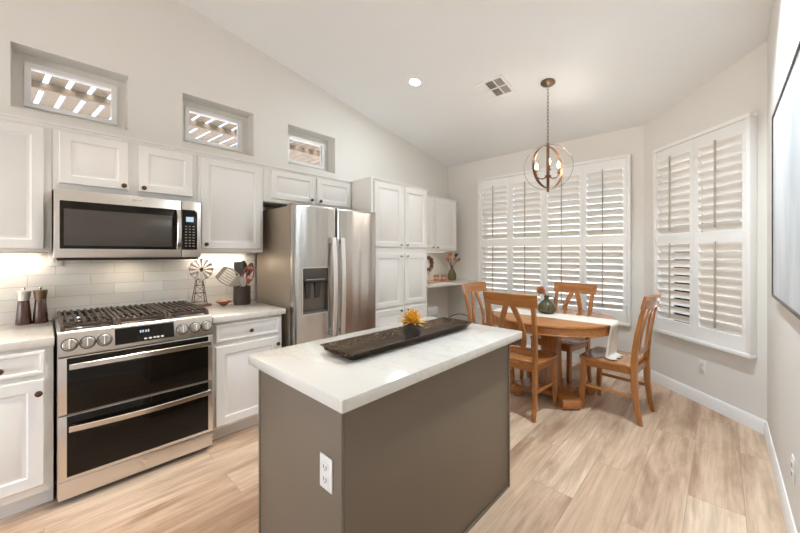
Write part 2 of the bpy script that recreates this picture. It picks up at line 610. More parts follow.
def base_prof(mb, p, q, nrm):
    """baseboard along p->q, standing off along nrm"""
    p, q, n = Vector((*p, 0)), Vector((*q, 0)), Vector((*nrm, 0))
    pr = [(0, 0), (0.015, 0), (0.015, BH - 0.022), (0.011, BH - 0.012), (0.006, BH), (0, BH)]
    mb.rings([[e + n * d + Vector((0, 0, z)) for d, z in pr] for e in (p, q)])


d2 = sqrt(0.5)
mb = MB(); base_prof(mb, (CX, CY), (R, AY), (-d2, -d2)); struct('baseboard_angled', mb, TRIM)
mb = MB(); base_prof(mb, (R, AY), (R, -3.3), (-1, 0)); struct('baseboard_right', mb, TRIM)
mb = MB(); base_prof(mb, (W, B), (CX, B), (0, -1)); struct('baseboard_back', mb, TRIM)

# clerestory windows at the back of the three niches
for i, (a, b) in enumerate(NICHES):
    f0, f1 = a + 0.055, b - 0.052
    z0, z1 = 2.36, 2.662
    x = W - 0.15
    mb = MB()
    wall_grid(mb, [(f0, f1, z0, z1)], a, b, NZ0, NZ1, lambda p, q, c, d: mb.box((x - 0.05, p, c), (x, q, d)))
    o = struct('window_%d' % (i + 1), mb, WALL)
    mb = MB()
    e = 0.032
    wall_grid(mb, [(f0 + e, f1 - e, z0 + e, z1 - e)], f0, f1, z0, z1, lambda p, q, c, d: mb.box((x - 0.04, p, c), (x + 0.014, q, d)))
    struct('window_frame', mb, TRIM, parent=o)
    struct('pane', MB().box((x - 0.015, f0 + e, z0 + e), (x - 0.011, f1 - e, z1 - e)), GLASS, parent=o)


def glazing(n, width, z0, z1, loc, rotz, mull):
    """outer window behind the shutters: vinyl frame, mullions, glass; local x along wall, y outward"""
    mb = MB()
    holes = []
    xs = [0.012] + mull + [width - 0.012]
    for p, q in zip(xs[:-1], xs[1:]):
        holes.append((p + 0.02, q - 0.02, z0 + 0.04, z1 - 0.04))
    wall_grid(mb, holes, 0, width, z0, z1, lambda a, b, c, d: mb.box((a, 0.085, c), (b, 0.135, d)))
    o = struct('window_%d' % n, mb, TRIM)
    o.location = loc
    o.rotation_euler = (0, 0, rotz)
    for h in holes:
        struct('pane', MB().box((h[0], 0.108, h[2]), (h[1], 0.112, h[3])), GLASS, parent=o)
    return o


glazing(4, WX1 - WX0 - 0.06, WZ0 + 0.03, WZ1 - 0.03, (WX0 + 0.03, B, 0), 0, [0.942])
a0 = AS0 + 0.03
glazing(5, AS1 - AS0 - 0.06, AZ0 + 0.03, AZ1 - 0.03, (CX + a0 * d2, CY - a0 * d2, 0), -pi / 4, [])
# frame of the unseen rear opening, added to let light into the room
mb = MB()
wall_grid(mb, [(-2.97, -1.54, 0.12, 2.32), (-1.46, -0.03, 0.12, 2.32)], -3.05, 0.05, 0.05, 2.4, lambda a, b, c, d: mb.box((a, -3.46, c), (b, -3.40, d)))
o = struct('window_6', mb, TRIM)

struct('backsplash', MB().box((W + 0.002, -0.46, 0.912), (W + 0.009, 1.408, 1.40)), TILE)

# ------------------------------------------------------------------ outside
struct('ground', MB().box((-70, -70, -0.30), (70, 70, -0.14)), GROUND)
struct('garden_wall', MB().box((-6, 10.5, -0.14), (6, 10.7, 1.1)), YARD)
pg = Thing('patio_cover', 'tan slatted wooden patio cover seen through the high windows', 'patio cover', (-5.5, 1.2, 2.9))
for k in range(7):
    xx = -4.05 - 0.86 * k
    pg.part('beam', MB().box((xx - 0.035, -3.6, 2.99), (xx + 0.035, 6.0, 3.06)), PERGOLA)
for k in range(58):
    yy = -3.4 + 0.162 * k
    mb = MB()
    mb.sweep([(-3.55, yy + 0.22, 3.075), (-9.2, yy - 0.32, 3.075)], (0, 1, 0), 0.118, 0.03)
    pg.part('slat', mb, PERGOLA)
for yy in (-3.5, 1.2, 5.9):
    pg.part('post', MB().box((-9.1, yy - 0.06, -0.14), (-8.98, yy + 0.06, 3.06)), PERGOLA)

# ------------------------------------------------------------------ shutters


def louver_set(x0, x1, z0, z1, tilt):
    mb = MB()
    n = max(2, round((z1 - z0) / 0.0765))
    p = (z1 - z0) / n
    hw = 0.043
    for i in range(n):
        zc = z0 + (i + 0.5) * p
        ring = []
        for k in range(12):
            t = 2 * pi * k / 12
            u, v = hw * cos(t), 0.0052 * sin(t)
            yy = -0.030 - u * cos(tilt) + v * sin(tilt)
            zz = zc + u * sin(tilt) + v * cos(tilt)
            ring.append((yy, zz))
        mb.rings([[(x0, y, z) for y, z in ring], [(x1, y, z) for y, z in ring]])
    return mb


def shutters(label, width, z0, z1, openings, zu, zl, loc, rotz, tilts):
    t = Thing('plantation_shutters', label, 'shutters', loc, local=True)
    t.root.rotation_euler = (0, 0, rotz)
    mb = MB()
    fw = 0.034
    mb.box((0, -0.062, z1 - fw), (width, 0.0, z1), 0.006).box((0, -0.062, z0), (width, 0.0, z0 + fw), 0.006)
    mb.box((0, -0.062, z0 + fw), (fw, 0.0, z1 - fw), 0.006).box((width - fw, -0.062, z0 + fw), (width, 0.0, z1 - fw), 0.006)
    t.part('frame', mb, TRIM)
    edges = [fw + 0.002]
    for (a, b), (c, d) in zip(openings[:-1], openings[1:]):
        edges.append((b + c) / 2)
    edges.append(width - fw - 0.002)
    for i, (a, b) in enumerate(openings):
        l, r = edges[i] + 0.0015, edges[i + 1] - 0.0015
        mb = MB()
        wall_grid(mb, [(a, b, *zl), (a, b, *zu)], l, r, z0 + fw + 0.002, z1 - fw - 0.002, lambda p, q, c, d: mb.box((p, -0.048, c), (q, -0.016, d)))
        pn = t.part('shutter_panel', mb, TRIM)
        for (c, d), tl in ((zu, tilts[i][0]), (zl, tilts[i][1])):
            t.part('louvers', louver_set(a + 0.002, b - 0.002, c, d, tl), LOUV, pn)
            xm = (a + b) / 2 - 0.01
            t.part('tilt_rod', MB().box((xm - 0.006, -0.078, c + 0.03), (xm + 0.006, -0.066, d + 0.012), 0.002), ROD, pn)
        for zz in (z0 + 0.25, (z0 + z1) / 2, z1 - 0.25):
            if i in (0, len(openings) - 1):
                xh = l + 0.001 if i == 0 else r - 0.001
                t.part('hinge', MB().box((xh - 0.008, -0.064, zz - 0.03), (xh + 0.008, -0.0475, zz + 0.03), 0.002), TRIM, pn)
    return t


D = radians
ops = [(-2.617, -2.225), (-2.135, -1.751), (-1.66, -1.275), (-1.196, -0.819)]
shutters('wide white plantation shutters of four panels on the back wall behind the dining table', WX1 - WX0, WZ0, WZ1,
         [(a - WX0, b - WX0) for a, b in ops], (1.58, 2.345), (0.707, 1.464), (WX0, B, 0), 0,
         [(D(54), D(53)), (D(54), D(53)), (D(52), D(50)), (D(51), D(49))])
shutters('narrow white plantation shutters of two panels on the angled wall beside the picture', AS1 - AS0, AZ0, AZ1,
         [(0.051, 0.428), (0.515, 0.897)], (1.552, 2.310), (0.702, 1.452), (CX + AS0 * d2, CY - AS0 * d2, 0), -pi / 4,
         [(D(53), D(51)), (D(53), D(68))])

# ------------------------------------------------------------------ cabinetry


def raised_door(mb, y0, y1, z0, z1, xb, xf, stile=0.052):
    def rg(x, i):
        return [(x, y0 + i, z0 + i), (x, y1 - i, z0 + i), (x, y1 - i, z1 - i), (x, y0 + i, z1 - i)]
    mb.rings([rg(xb, 0), rg(xf - 0.005, 0), rg(xf, 0.005), rg(xf, stile), rg(xf - 0.007, stile + 0.007), rg(xf - 0.008, stile + 0.02), rg(xf - 0.006, stile + 0.024)])
    return mb


def knob_mb(x, y, z, r=0.0155):
    return MB().lathe([(0.006, 0), (0.0055, 0.012), (r * 0.8, 0.016), (r, 0.021), (r * 0.93, 0.027), (r * 0.5, 0.031), (0.0005, 0.032)], (x, y, z), (1, 0, 0), 16)


def add_door(t, y0, y1, z0, z1, xb, xf, knob=None, kmat=None, name='door', stile=0.052, kr=0.0155):
    d = t.part(name, raised_door(MB(), y0, y1, z0, z1, xb, xf, stile), CAB)
    if knob:
        t.part('knob', knob_mb(xf, knob[0], knob[1], kr), kmat or BRONZE, d)
    return d


def crown(t, y0, y1, x0, x1, ztop, ret=False):
    """small crown moulding along the front (facing +X)"""
    pr = [(x1 - 0.012, ztop - 0.035), (x1 + 0.002, ztop - 0.033), (x1 + 0.008, ztop - 0.016), (x1 + 0.018, ztop - 0.010), (x1 + 0.018, ztop), (x0, ztop), (x0, ztop - 0.012), (x1 - 0.012, ztop - 0.012)]
    mb = MB()
    mb.rings([[(x, y, z) for x, z in pr] for y in (y0, y1)])
    t.part('crown', mb, CAB)


UF, UB = -2.92, -2.94     # upper door face / cabinet face
UTOP = 2.150
UC = 'white painted wall cabinet'

t = Thing('wall_cabinet', 'white wall cabinet at the left edge of the photo, left of the microwave', 'cabinet', (W, -0.2, 1.37))
t.part('body', MB().box((W + 0.002, -0.46, 1.37), (UB, 0.034, UTOP - 0.02), 0.002), CAB)
add_door(t, -0.425, 0.003, 1.388, 2.112, UB, UF, (-0.395, 1.43))
crown(t, -0.46, 0.037, W, UB, UTOP)

t = Thing('wall_cabinet', 'short white wall cabinet with two doors directly above the microwave', 'cabinet', (W, 0.43, 1.75))
t.part('body', MB().box((W + 0.002, 0.036, 1.745), (UB, 0.817, UTOP - 0.02), 0.002), CAB)
add_door(t, 0.064, 0.399, 1.790, 2.112, UB, UF, (0.372, 1.815))
add_door(t, 0.454, 0.784, 1.790, 2.112, UB, UF, (0.480, 1.815))
crown(t, 0.037, 0.817, W, UB, UTOP)

t = Thing('wall_cabinet', 'tall white one-door wall cabinet between microwave and refrigerator, above the windmill', 'cabinet', (W, 1.08, 1.37))
t.part('body', MB().box((W + 0.002, 0.819, 1.371), (UB, 1.335, UTOP - 0.02), 0.002), CAB)
add_door(t, 0.842, 1.312, 1.398, 2.112, UB, UF, (0.872, 1.432))
crown(t, 0.817, 1.337, W, UB, UTOP)

t = Thing('wall_cabinet', 'short white wall cabinet with two doors above the refrigerator', 'cabinet', (W, 1.83, 1.83))
t.part('body', MB().box((W + 0.002, 1.337, 1.825), (UB, 2.320, UTOP - 0.02), 0.002), CAB)
add_door(t, 1.406, 1.838, 1.857, 2.112, UB, UF, (1.808, 1.885), stile=0.045)
add_door(t, 1.878, 2.290, 1.857, 2.112, UB, UF, (1.908, 1.885), stile=0.045)
crown(t, 1.337, 2.320, W, UB, UTOP)

# pantry
PF, PB = -2.62, -2.64
t = Thing('pantry_cabinet', 'tall white pantry cabinet to the right of the refrigerator', 'cabinet', (W, 2.8, 0))
t.part('body', MB().box((W + 0.002, 2.345, 0.10), (PB, 3.265, UTOP - 0.02), 0.002), CAB)
t.part('side_panel', MB().box((W + 0.002, 2.322, 0.0), (PF + 0.006, 2.344, UTOP + 0.008), 0.003), CAB)
t.part('toe_kick', MB().box((W + 0.002, 2.345, 0), (PB - 0.07, 3.265, 0.10)), CAB)
for a, b, kx in ((2.372, 2.792, 2.768), (2.846, 3.222, 2.872)):
    add_door(t, a, b, 1.432, 2.118, PB, PF, (kx, 1.462), NICKEL, kr=0.012)
    add_door(t, a, b, 0.780, 1.366, PB, PF, (kx, 1.334), NICKEL, kr=0.012)
    add_door(t, a, b, 0.13, 0.750, PB, PF, (kx, 0.722), BRONZE, kr=0.012)
crown(t, 2.345, 3.268, W, PB, UTOP + 0.008)

# desk nook
t = Thing('wall_cabinet', 'white wall cabinet hanging above the desk beside the pantry', 'cabinet', (W, 3.8, 1.41))
t.part('body', MB().box((W + 0.002, 3.27, 1.400), (UB, 4.335, UTOP), 0.002), CAB)
add_door(t, 3.30, 3.763, 1.422, 2.135, UB, UF, (3.735, 1.452), NICKEL, kr=0.012)
add_door(t, 3.809, 4.318, 1.422, 2.135, UB, UF, (3.837, 1.452), NICKEL, kr=0.012)
crown(t, 3.27, 4.338, W, UB, UTOP + 0.022)

DX, DZ = -2.75, 0.95
single('desk_top', MB().box((W + 0.002, 3.267, DZ - 0.035), (DX, B, DZ), 0.004), QUARTZ,
       'white built-in desk top spanning from the pantry to the back wall', 'desk', (W, 3.9, DZ - 0.035))

# base cabinets and countertops
CT, CB = 0.913, 0.870
t = Thing('base_cabinet', 'white base cabinet left of the range with one drawer over a door', 'cabinet', (W, -0.2, 0))
t.part('body', MB().box((W + 0.002, -0.46, 0.10), (-2.60, 0.036, CB), 0.002), CAB)
t.part('toe_kick', MB().box((W + 0.002, -0.46, 0), (-2.675, 0.036, 0.10)), CAB)
d = add_door(t, -0.32, 0.005, 0.728, 0.852, -2.60, -2.58, None, name='drawer', stile=0.016)
t.part('knob', knob_mb(-2.58, -0.150, 0.778), BRONZE, d)
add_door(t, -0.32, 0.003, 0.145, 0.702, -2.60, -2.58, (-0.018, 0.633), stile=0.058)
t = Thing('base_cabinet', 'white base cabinet between the range and the refrigerator', 'cabinet', (W, 1.08, 0))
t.part('body', MB().box((W + 0.002, 0.820, 0.10), (-2.62, 1.345, CB), 0.002), CAB)
t.part('toe_kick', MB().box((W + 0.002, 0.820, 0), (-2.695, 1.345, 0.10)), CAB)
d = add_door(t, 0.842, 1.318, 0.722, 0.850, -2.62, -2.60, None, name='drawer', stile=0.016)
t.part('knob', knob_mb(-2.60, 1.085, 0.780), BRONZE, d)
add_door(t, 0.842, 1.314, 0.122, 0.692, -2.62, -2.60, (1.298, 0.637), stile=0.058)

single('countertop', MB().box((W + 0.009, -0.46, CB), (-2.58, 0.040, CT), 0.004), QUARTZ,
       'white quartz countertop left of the range under the pepper mills', 'countertop', (W, -0.2, CB))
single('countertop', MB().box((W + 0.009, 0.818, CB), (-2.58, 1.363, CT), 0.004), QUARTZ,
       'short white quartz countertop between range and refrigerator under the utensil crock', 'countertop', (W, 1.1, CB))

# ------------------------------------------------------------------ range
KNOBM = M('satin knob steel', (0.50, 0.46, 0.42), 0.34, 1.0, var=0.03)
RY0, RY1, RX = 0.050, 0.811, -2.565
t = Thing('gas_range', 'stainless steel double oven gas range between the white base cabinets', 'range', (-2.9, 0.43, 0))
t.part('body', MB().box((W + 0.02, RY0 + 0.004, 0.035), (RX - 0.035, RY1 - 0.004, 0.905)), BLACK)
t.part('side_trim', MB().box((RX - 0.06, RY0, 0.035), (RX - 0.030, RY0 + 0.012, 0.80)).box((RX - 0.06, RY1 - 0.012, 0.035), (RX - 0.030, RY1, 0.80)), STEEL)
for yy in (RY0 + 0.06, RY1 - 0.06):
    for xx in (-3.15, -2.68):
        t.part('foot', MB().cyl((xx, yy, 0), (xx, yy, 0.036), 0.018), BLACK)
# cooktop
t.part('cooktop', MB().box((W + 0.012, RY0, 0.900), (RX - 0.035, RY1, 0.922), 0.006), STEEL)
# slanted control panel
mb = MB()
pr = [(RX - 0.04, 0.803), (RX + 0.002, 0.803), (RX + 0.004, 0.812), (RX - 0.022, 0.925), (RX - 0.032, 0.934), (RX - 0.075, 0.932), (RX - 0.075, 0.88)]
mb.rings([[(x, y, z) for x, z in pr] for y in (RY0, RY1)])
cp = t.part('control_panel', mb, STEEL)
# panel frame: origin at lower front edge, direction up the slant
pn = Vector((0.113, 0, 0.026)).normalized()
pu = Vector((-0.026, 0, 0.113)).normalized()
po = Vector((RX + 0.004, 0, 0.812))


def on_panel(y, s, out=0.0):
    p = po + pu * s + pn * out
    return Vector((p.x, y, p.z))


mb = MB()
q = [on_panel(y, s, o_) for o_ in (0.0, 0.003) for y, s in ((0.287, 0.012), (0.581, 0.012), (0.581, 0.106), (0.287, 0.106))]
mb.rings([q[:4], q[4:]])
dp = t.part('display_panel', mb, BLACKGLASS, cp)
for yy in (0.405, 0.417, 0.432, 0.444):
    mb = MB()
    q = [on_panel(y, s, o_) for o_ in (0.0025, 0.0042) for y, s in ((yy, 0.066), (yy + 0.007, 0.066), (yy + 0.007, 0.080), (yy, 0.080))]
    mb.rings([q[:4], q[4:]])
    t.part('lit_digit', mb, DISPLAY, cp)
for yy in (0.425, 0.447, 0.470, 0.487, 0.51):
    mb = MB()
    q = [on_panel(y, s, o_) for o_ in (0.0025, 0.0038) for y, s in ((yy, 0.022), (yy + 0.014, 0.022), (yy + 0.014, 0.031), (yy, 0.031))]
    mb.rings([q[:4], q[4:]])
    t.part('touch_key', mb, PLATE, cp)
for yy in (0.098, 0.170, 0.241, 0.628, 0.703, 0.773):
    mb = MB()
    mb.lathe([(0.031, 0), (0.031, 0.006), (0.0275, 0.008), (0.026, 0.026), (0.022, 0.031), (0.0005, 0.032)], on_panel(yy, 0.052), pn, 28)
    k = t.part('burner_knob', mb, KNOBM)
    mb = MB()
    mb.sweep([on_panel(yy, 0.029, 0.034), on_panel(yy, 0.075, 0.034)], (0, 1, 0), 0.010, 0.012)
    t.part('grip', mb, KNOBM, k)
    mb = MB()
    mb.lathe([(0.0355, 0), (0.0355, 0.002), (0.031, 0.003)], on_panel(yy, 0.052, 0.0), pn, 28)
    t.part('bezel', mb, BLACK, k)


def oven_door(z0, z1, gz0, gz1, hz, bow, lowered):
    xf, xb = RX, RX - 0.034
    d = t.part('oven_door', MB().box((xb, RY0 + 0.002, z0), (xf, RY1 - 0.002, z1), 0.004), STEEL)
    t.part('glass', MB().box((xf - 0.006, 0.086, gz0), (xf + 0.002, 0.781, gz1), 0.001), BLACKGLASS, d)
    n = 17
    pts = []
    for i in range(n):
        u = i / (n - 1)
        y = 0.094 + u * (0.782 - 0.094)
        pts.append((xf + 0.044 + bow * 4 * u * (1 - u), y, hz))
    hd = t.part('handle', MB().sweep(pts, (0, 0, 1), 0.031, 0.016), CHROME, d)
    for y in (0.108, 0.768):
        t.part('handle_post', MB().box((xf - 0.004, y - 0.012, hz - 0.012), (xf + 0.046, y + 0.012, hz + 0.010), 0.003), CHROME, d)
    return d


oven_door(0.486, 0.796, 0.489, 0.790, 0.752, 0.002, False)
oven_door(0.128, 0.480, 0.148, 0.476, 0.420, 0.030, True)
dr = t.part('warming_drawer', MB().box((RX - 0.034, RY0 + 0.002, 0.030), (RX, RY1 - 0.002, 0.127), 0.004), STEEL)
t.part('emblem', MB().lathe([(0.017, 0), (0.017, 0.0015), (0.0145, 0.0022), (0.0145, 0.0010), (0.012, 0.0010), (0.0005, 0.0012)], (RX, 0.425, 0.085), (1, 0, 0), 24), CHROME, dr)
# burners
for (xx, yy, r) in ((-3.12, 0.185, 0.045), (-2.80, 0.185, 0.052), (-2.96, 0.43, 0.055), (-3.12, 0.675, 0.042), (-2.80, 0.675, 0.05)):
    bn = t.part('burner', MB().lathe([(r * 1.25, 0.921), (r * 1.25, 0.928), (r, 0.930), (r * 0.95, 0.942), (r * 0.5, 0.943)], (xx, yy, 0), (0, 0, 1), 24), CHROME)
    t.part('burner_cap', MB().lathe([(r * 0.8, 0.942), (r * 0.85, 0.945), (r * 0.8, 0.951), (0.0005, 0.953)], (xx, yy, 0), (0, 0, 1), 24), BLACK, bn)
# continuous cast iron grates
GX0, GX1 = W + 0.035, RX - 0.062
for (a, b) in ((RY0 + 0.012, 0.300), (0.305, 0.556), (0.561, RY1 - 0.012)):
    mb = MB()
    zt = 0.966
    for y in (a + 0.008, b - 0.008):
        mb.sweep([(GX0, y, zt - 0.004), (GX0 + 0.03, y, zt), (GX1 - 0.03, y, zt), (GX1, y, zt - 0.006), (GX1 + 0.012, y, 0.930)], (0, 1, 0), 0.016, 0.018)
    for x in (GX0 + 0.005, GX1 - 0.012):
        mb.box((x - 0.008, a + 0.004, zt - 0.022), (x + 0.008, b - 0.004, zt - 0.002), 0.003)
    m_ = (a + b) / 2
    for y in [a + (b - a) * k / 7 for k in range(1, 7)]:
        mb.sweep([(GX0, y, zt), (GX1 - 0.012, y, zt)], (0, 1, 0), 0.012, 0.016)
    for x in (-3.10, -2.80):
        mb.sweep([(x, a + 0.004, zt - 0.001), (x, b - 0.004, zt - 0.001)], (1, 0, 0), 0.012, 0.015)
    for x in (GX0 + 0.01, GX1 - 0.01):
        for y in (a + 0.012, b - 0.012):
            mb.box((x - 0.007, y - 0.007, 0.920), (x + 0.007, y + 0.007, zt - 0.01))
    t.part('grate', mb, IRON)

# ------------------------------------------------------------------ microwave
MY0, MY1, MX = 0.040, 0.814, -2.83
t = Thing('microwave_oven', 'stainless steel over-the-range microwave with black glass door', 'microwave', (W, 0.43, 1.32))
t.part('body', MB().box((W + 0.012, MY0, 1.335), (MX - 0.035, MY1, 1.742), 0.003), STEEL)
t.part('underside', MB().box((W + 0.012, MY0 + 0.012, 1.318), (MX - 0.02, MY1 - 0.012, 1.334), 0.003), BLACK)
d = t.part('door', MB().box((MX - 0.034, MY0, 1.334), (MX, 0.684, 1.742), 0.005), STEEL)
w_ = t.part('window', MB().box((MX - 0.006, 0.064, 1.388), (MX + 0.002, 0.660, 1.676), 0.008, 3), BLACKGLASS, d)
t.part('inner_window', MB().box((MX, 0.082, 1.408), (MX + 0.003, 0.628, 1.628), 0.001), MICROGLASS, d)
t.part('emblem', MB().box((MX - 0.001, 0.405, 1.711), (MX + 0.0012, 0.455, 1.720)), CHROME, d)
pts = [(MX + 0.012 + 0.030 * sin(pi * i / 12) ** 0.6, 0.664, 1.392 + 0.280 * i / 12) for i in range(13)]
t.part('handle', MB().sweep(pts, (0, 1, 0), 0.024, 0.013), CHROME, d)
cp = t.part('control_panel', MB().box((MX - 0.034, 0.687, 1.334), (MX, MY1, 1.742), 0.005), STEEL)
t.part('keypad', MB().box((MX - 0.004, 0.689, 1.388), (MX + 0.002, 0.788, 1.680), 0.004), BLACKGLASS, cp)
t.part('display', MB().box((MX, 0.714, 1.592), (MX + 0.0035, 0.762, 1.628)), DISPLAY, cp)
GREYKEY = M('grey key print', (0.30, 0.27, 0.24), 0.5)
for r_ in range(8):
    for c_ in range(3):
        y = 0.708 + c_ * 0.024
        z = 1.412 + r_ * 0.0205
        t.part('key', MB().box((MX + 0.001, y, z), (MX + 0.0032, y + 0.013, z + 0.006)), GREYKEY, cp)

# ------------------------------------------------------------------ refrigerator
FX = -2.53
t = Thing('refrigerator', 'stainless steel side-by-side refrigerator with ice dispenser', 'refrigerator', (W, 1.86, 0))
t.part('body', MB().box((-3.24, 1.412, 0.03), (-2.605, 2.312, 1.762), 0.004), FRSIDE)
t.part('base_grille', MB().box((-2.62, 1.42, 0.0), (-2.585, 2.305, 0.055)), BLACK)
for y in (1.44, 2.28):
    t.part('hinge_cover', MB().box((-2.66, y - 0.03, 1.760), (-2.56, y + 0.03, 1.782), 0.005), FRSIDE)
GASKET = M('dark grey gasket', (0.08, 0.07, 0.06), 0.7)
t.part('gasket', MB().box((-2.606, 1.42, 0.07), (-2.592, 2.305, 1.755)), GASKET)


def fridge_door_frame(y0, y1, z0, z1, hole):
    mb = MB()
    xb = FX - 0.062
    ol = [(y0, z0), (y1, z0), (y1, z1), (y0, z1)]

    def rg(x, i):
        return [(x, y0 + i, z0 + i), (x, y1 - i, z0 + i), (x, y1 - i, z1 - i), (x, y0 + i, z1 - i)]
    if hole is None:
        mb.rings([rg(xb, 0), rg(FX - 0.016, 0), rg(FX - 0.006, 0.003), rg(FX - 0.001, 0.010), rg(FX, 0.022)])
    else:
        h0, h1, k0, k1 = hole

        def hg(x, i=0):
            return [(x, h0 + i, k0 + i), (x, h1 - i, k0 + i), (x, h1 - i, k1 - i), (x, h0 + i, k1 - i)]
        mb.rings([rg(xb, 0), rg(FX - 0.016, 0), rg(FX - 0.006, 0.003), rg(FX - 0.001, 0.010), rg(FX, 0.022), hg(FX, 0), hg(FX - 0.004, 0.004), hg(FX - 0.055, 0.006)])
    return mb


HOLE = (1.481, 1.742, 0.845, 1.243)
d = t.part('freezer_door', fridge_door_frame(1.410, 1.822, 0.06, 1.775, HOLE), STEELV)
DISPDARK = M('dark dispenser cavity', (0.06, 0.05, 0.042), 0.35)
DISPGREY = M('warm grey dispenser plastic', (0.14, 0.115, 0.092), 0.4)
mb = MB()
h0, h1, k0, k1 = HOLE
mb.box((FX - 0.0548, h0 + 0.007, k0 + 0.007), (FX - 0.050, h1 - 0.007, k1 - 0.007))
t.part('dispenser_cavity', mb, DISPGREY, d)
mb = MB()
def_fr = 0.010
wall_grid(mb, [(h0 + 0.008, h1 - 0.008, k0 + 0.008, k1 - 0.008)], h0 - 0.004, h1 + 0.004, k0 - 0.004, k1 + 0.004, lambda a, b, c, e: mb.box((FX - 0.003, a, c), (FX + 0.0025, b, e)))
t.part('dispenser_bezel', mb, CHROME, d)
t.part('dispenser_controls', MB().box((FX - 0.05, h0 + 0.008, 1.120), (FX - 0.006, h1 - 0.008, k1 - 0.008), 0.004), DISPDARK, d)
for k in range(7):
    y = h0 + 0.045 + k * 0.027
    t.part('control_key', MB().box((FX - 0.0065, y, 1.136), (FX - 0.0045, y + 0.012, 1.143)), PLATE, d)
for y in (1.560, 1.655):
    mb = MB()
    mb.rings([[(FX - 0.052, y - 0.028, 1.115), (FX - 0.052, y + 0.028, 1.115), (FX - 0.030, y + 0.028, 1.115), (FX - 0.030, y - 0.028, 1.115)],
              [(FX - 0.052, y - 0.022, 0.975), (FX - 0.052, y + 0.022, 0.975), (FX - 0.042, y + 0.022, 0.975), (FX - 0.042, y - 0.022, 0.975)]])
    t.part('dispenser_paddle', mb, DISPDARK, d)
t.part('drip_tray', MB().box((FX - 0.05, h0 + 0.008, k0 + 0.007), (FX - 0.004, h1 - 0.008, k0 + 0.018), 0.002), DISPGREY, d)
d2_ = t.part('fridge_door', fridge_door_frame(1.832, 2.314, 0.06, 1.775, None), STEELV)
t.part('emblem', MB().box((FX - 0.001, 2.16, 1.665), (FX + 0.001, 2.235, 1.674)), CHROME, d2_)


def fr_handle(y, par):
    n = 21
    pts = []
    for i in range(n):
        u = i / (n - 1)
        pts.append((FX + 0.034 + 0.022 * sin(pi * u), y, 0.635 + 0.868 * u))
    h = t.part('handle', MB().sweep(pts, (0, 1, 0), 0.038, 0.018), HANDLE, par)
    for z in (0.665, 1.473):
        t.part('handle_post', MB().box((FX - 0.004, y - 0.011, z - 0.02), (FX + 0.038, y + 0.011, z + 0.02), 0.004), CHROME, par)


fr_handle(1.778, d)
fr_handle(1.872, d2_)

# ------------------------------------------------------------------ island
IX0, IX1, IY0, IY1, IZ = -1.541, -0.846, 0.632, 1.930, 0.905
t = Thing('kitchen_island', 'taupe grey kitchen island in the foreground with an outlet on its end', 'kitchen island', (-1.2, 1.28, 0))
bx0, bx1, by0, by1 = -1.518, -0.902, 0.672, 1.876
t.part('body', MB().box((bx0 + 0.012, by0 + 0.008, 0.0), (bx1 - 0.008, by1 - 0.006, 0.862)), ISLAND)
t.part('end_panel', MB().box((bx0 + 0.014, by0, 0.0), (bx1 - 0.001, by0 + 0.012, 0.862), 0.001), ISLAND)
t.part('side_panel', MB().box((bx1 - 0.012, by0 + 0.0125, 0.0), (bx1, by1 - 0.012, 0.862), 0.001), ISLAND)
t.part('corner_trim', MB().box((bx0, by0 - 0.004, 0.0), (bx0 + 0.014, by0 + 0.020, 0.862), 0.002), ISLAND)
t.part('corner_trim', MB().box((bx1 - 0.014, by1 - 0.014, 0.0), (bx1 + 0.006, by1, 0.862), 0.002), ISLAND)
t.part('base_shoe', MB().box((bx1, by0 + 0.03, 0.0), (bx1 + 0.006, by1 - 0.016, 0.014), 0.002), ISLAND)
for a, b in ((0.69, 1.27), (1.285, 1.86)):
    dd = t.part('door', MB().box((bx0 - 0.010, a, 0.11), (bx0 + 0.012, b, 0.84), 0.003), ISLAND)
single('island_countertop', MB().box((IX0, IY0, 0.862), (IX1, IY1, IZ), 0.004), QUARTZ,
       'white faintly veined quartz slab topping the grey island, holding the bronze tray', 'countertop', (-1.2, 1.28, 0.862))


def outlet(label, loc, rotz, cat='outlet', kind='duplex', group=None):
    """cover plate in local x (width) / z, facing -y"""
    t = Thing('wall_outlet' if kind == 'duplex' else 'wall_switch', label, cat, loc, local=True)
    t.root.rotation_euler = (0, 0, rotz)
    t.part('cover_plate', MB().box((-0.036, -0.006, -0.058), (0.036, 0.0, 0.058), 0.003), PLATE)
    if kind == 'duplex':
        for zz in (-0.021, 0.021):
            s = t.part('socket', MB().box((-0.017, -0.0085, zz - 0.014), (0.017, -0.005, zz + 0.014), 0.004), PLATE)
            t.part('slot', MB().box((-0.009, -0.0092, zz - 0.006), (-0.006, -0.0080, zz + 0.007)).box((0.006, -0.0092, zz - 0.006), (0.009, -0.0080, zz + 0.007)).box((-0.002, -0.0092, zz - 0.012), (0.002, -0.0080, zz - 0.008)), SLOT, s)
    else:
        t.part('rocker', MB().box((-0.017, -0.010, -0.033), (0.017, -0.005, 0.033), 0.003), PLATE)
    return t


outlet('white outlet plate on the near end panel of the grey island', (-0.985, by0 - 0.0005, 0.605), 0)
outlet('white outlet low on the angled wall under the narrow shutters', (CX + 0.715 * d2, CY - 0.715 * d2, 0.345), -pi / 4)
outlet('white plate low on the right wall near the bottom right of the photo', (R, 2.41, 0.352), -pi / 2)
outlet('white outlet on the tile backsplash under the leftmost wall cabinet', (W + 0.009, 0.055, 1.335), pi / 2)

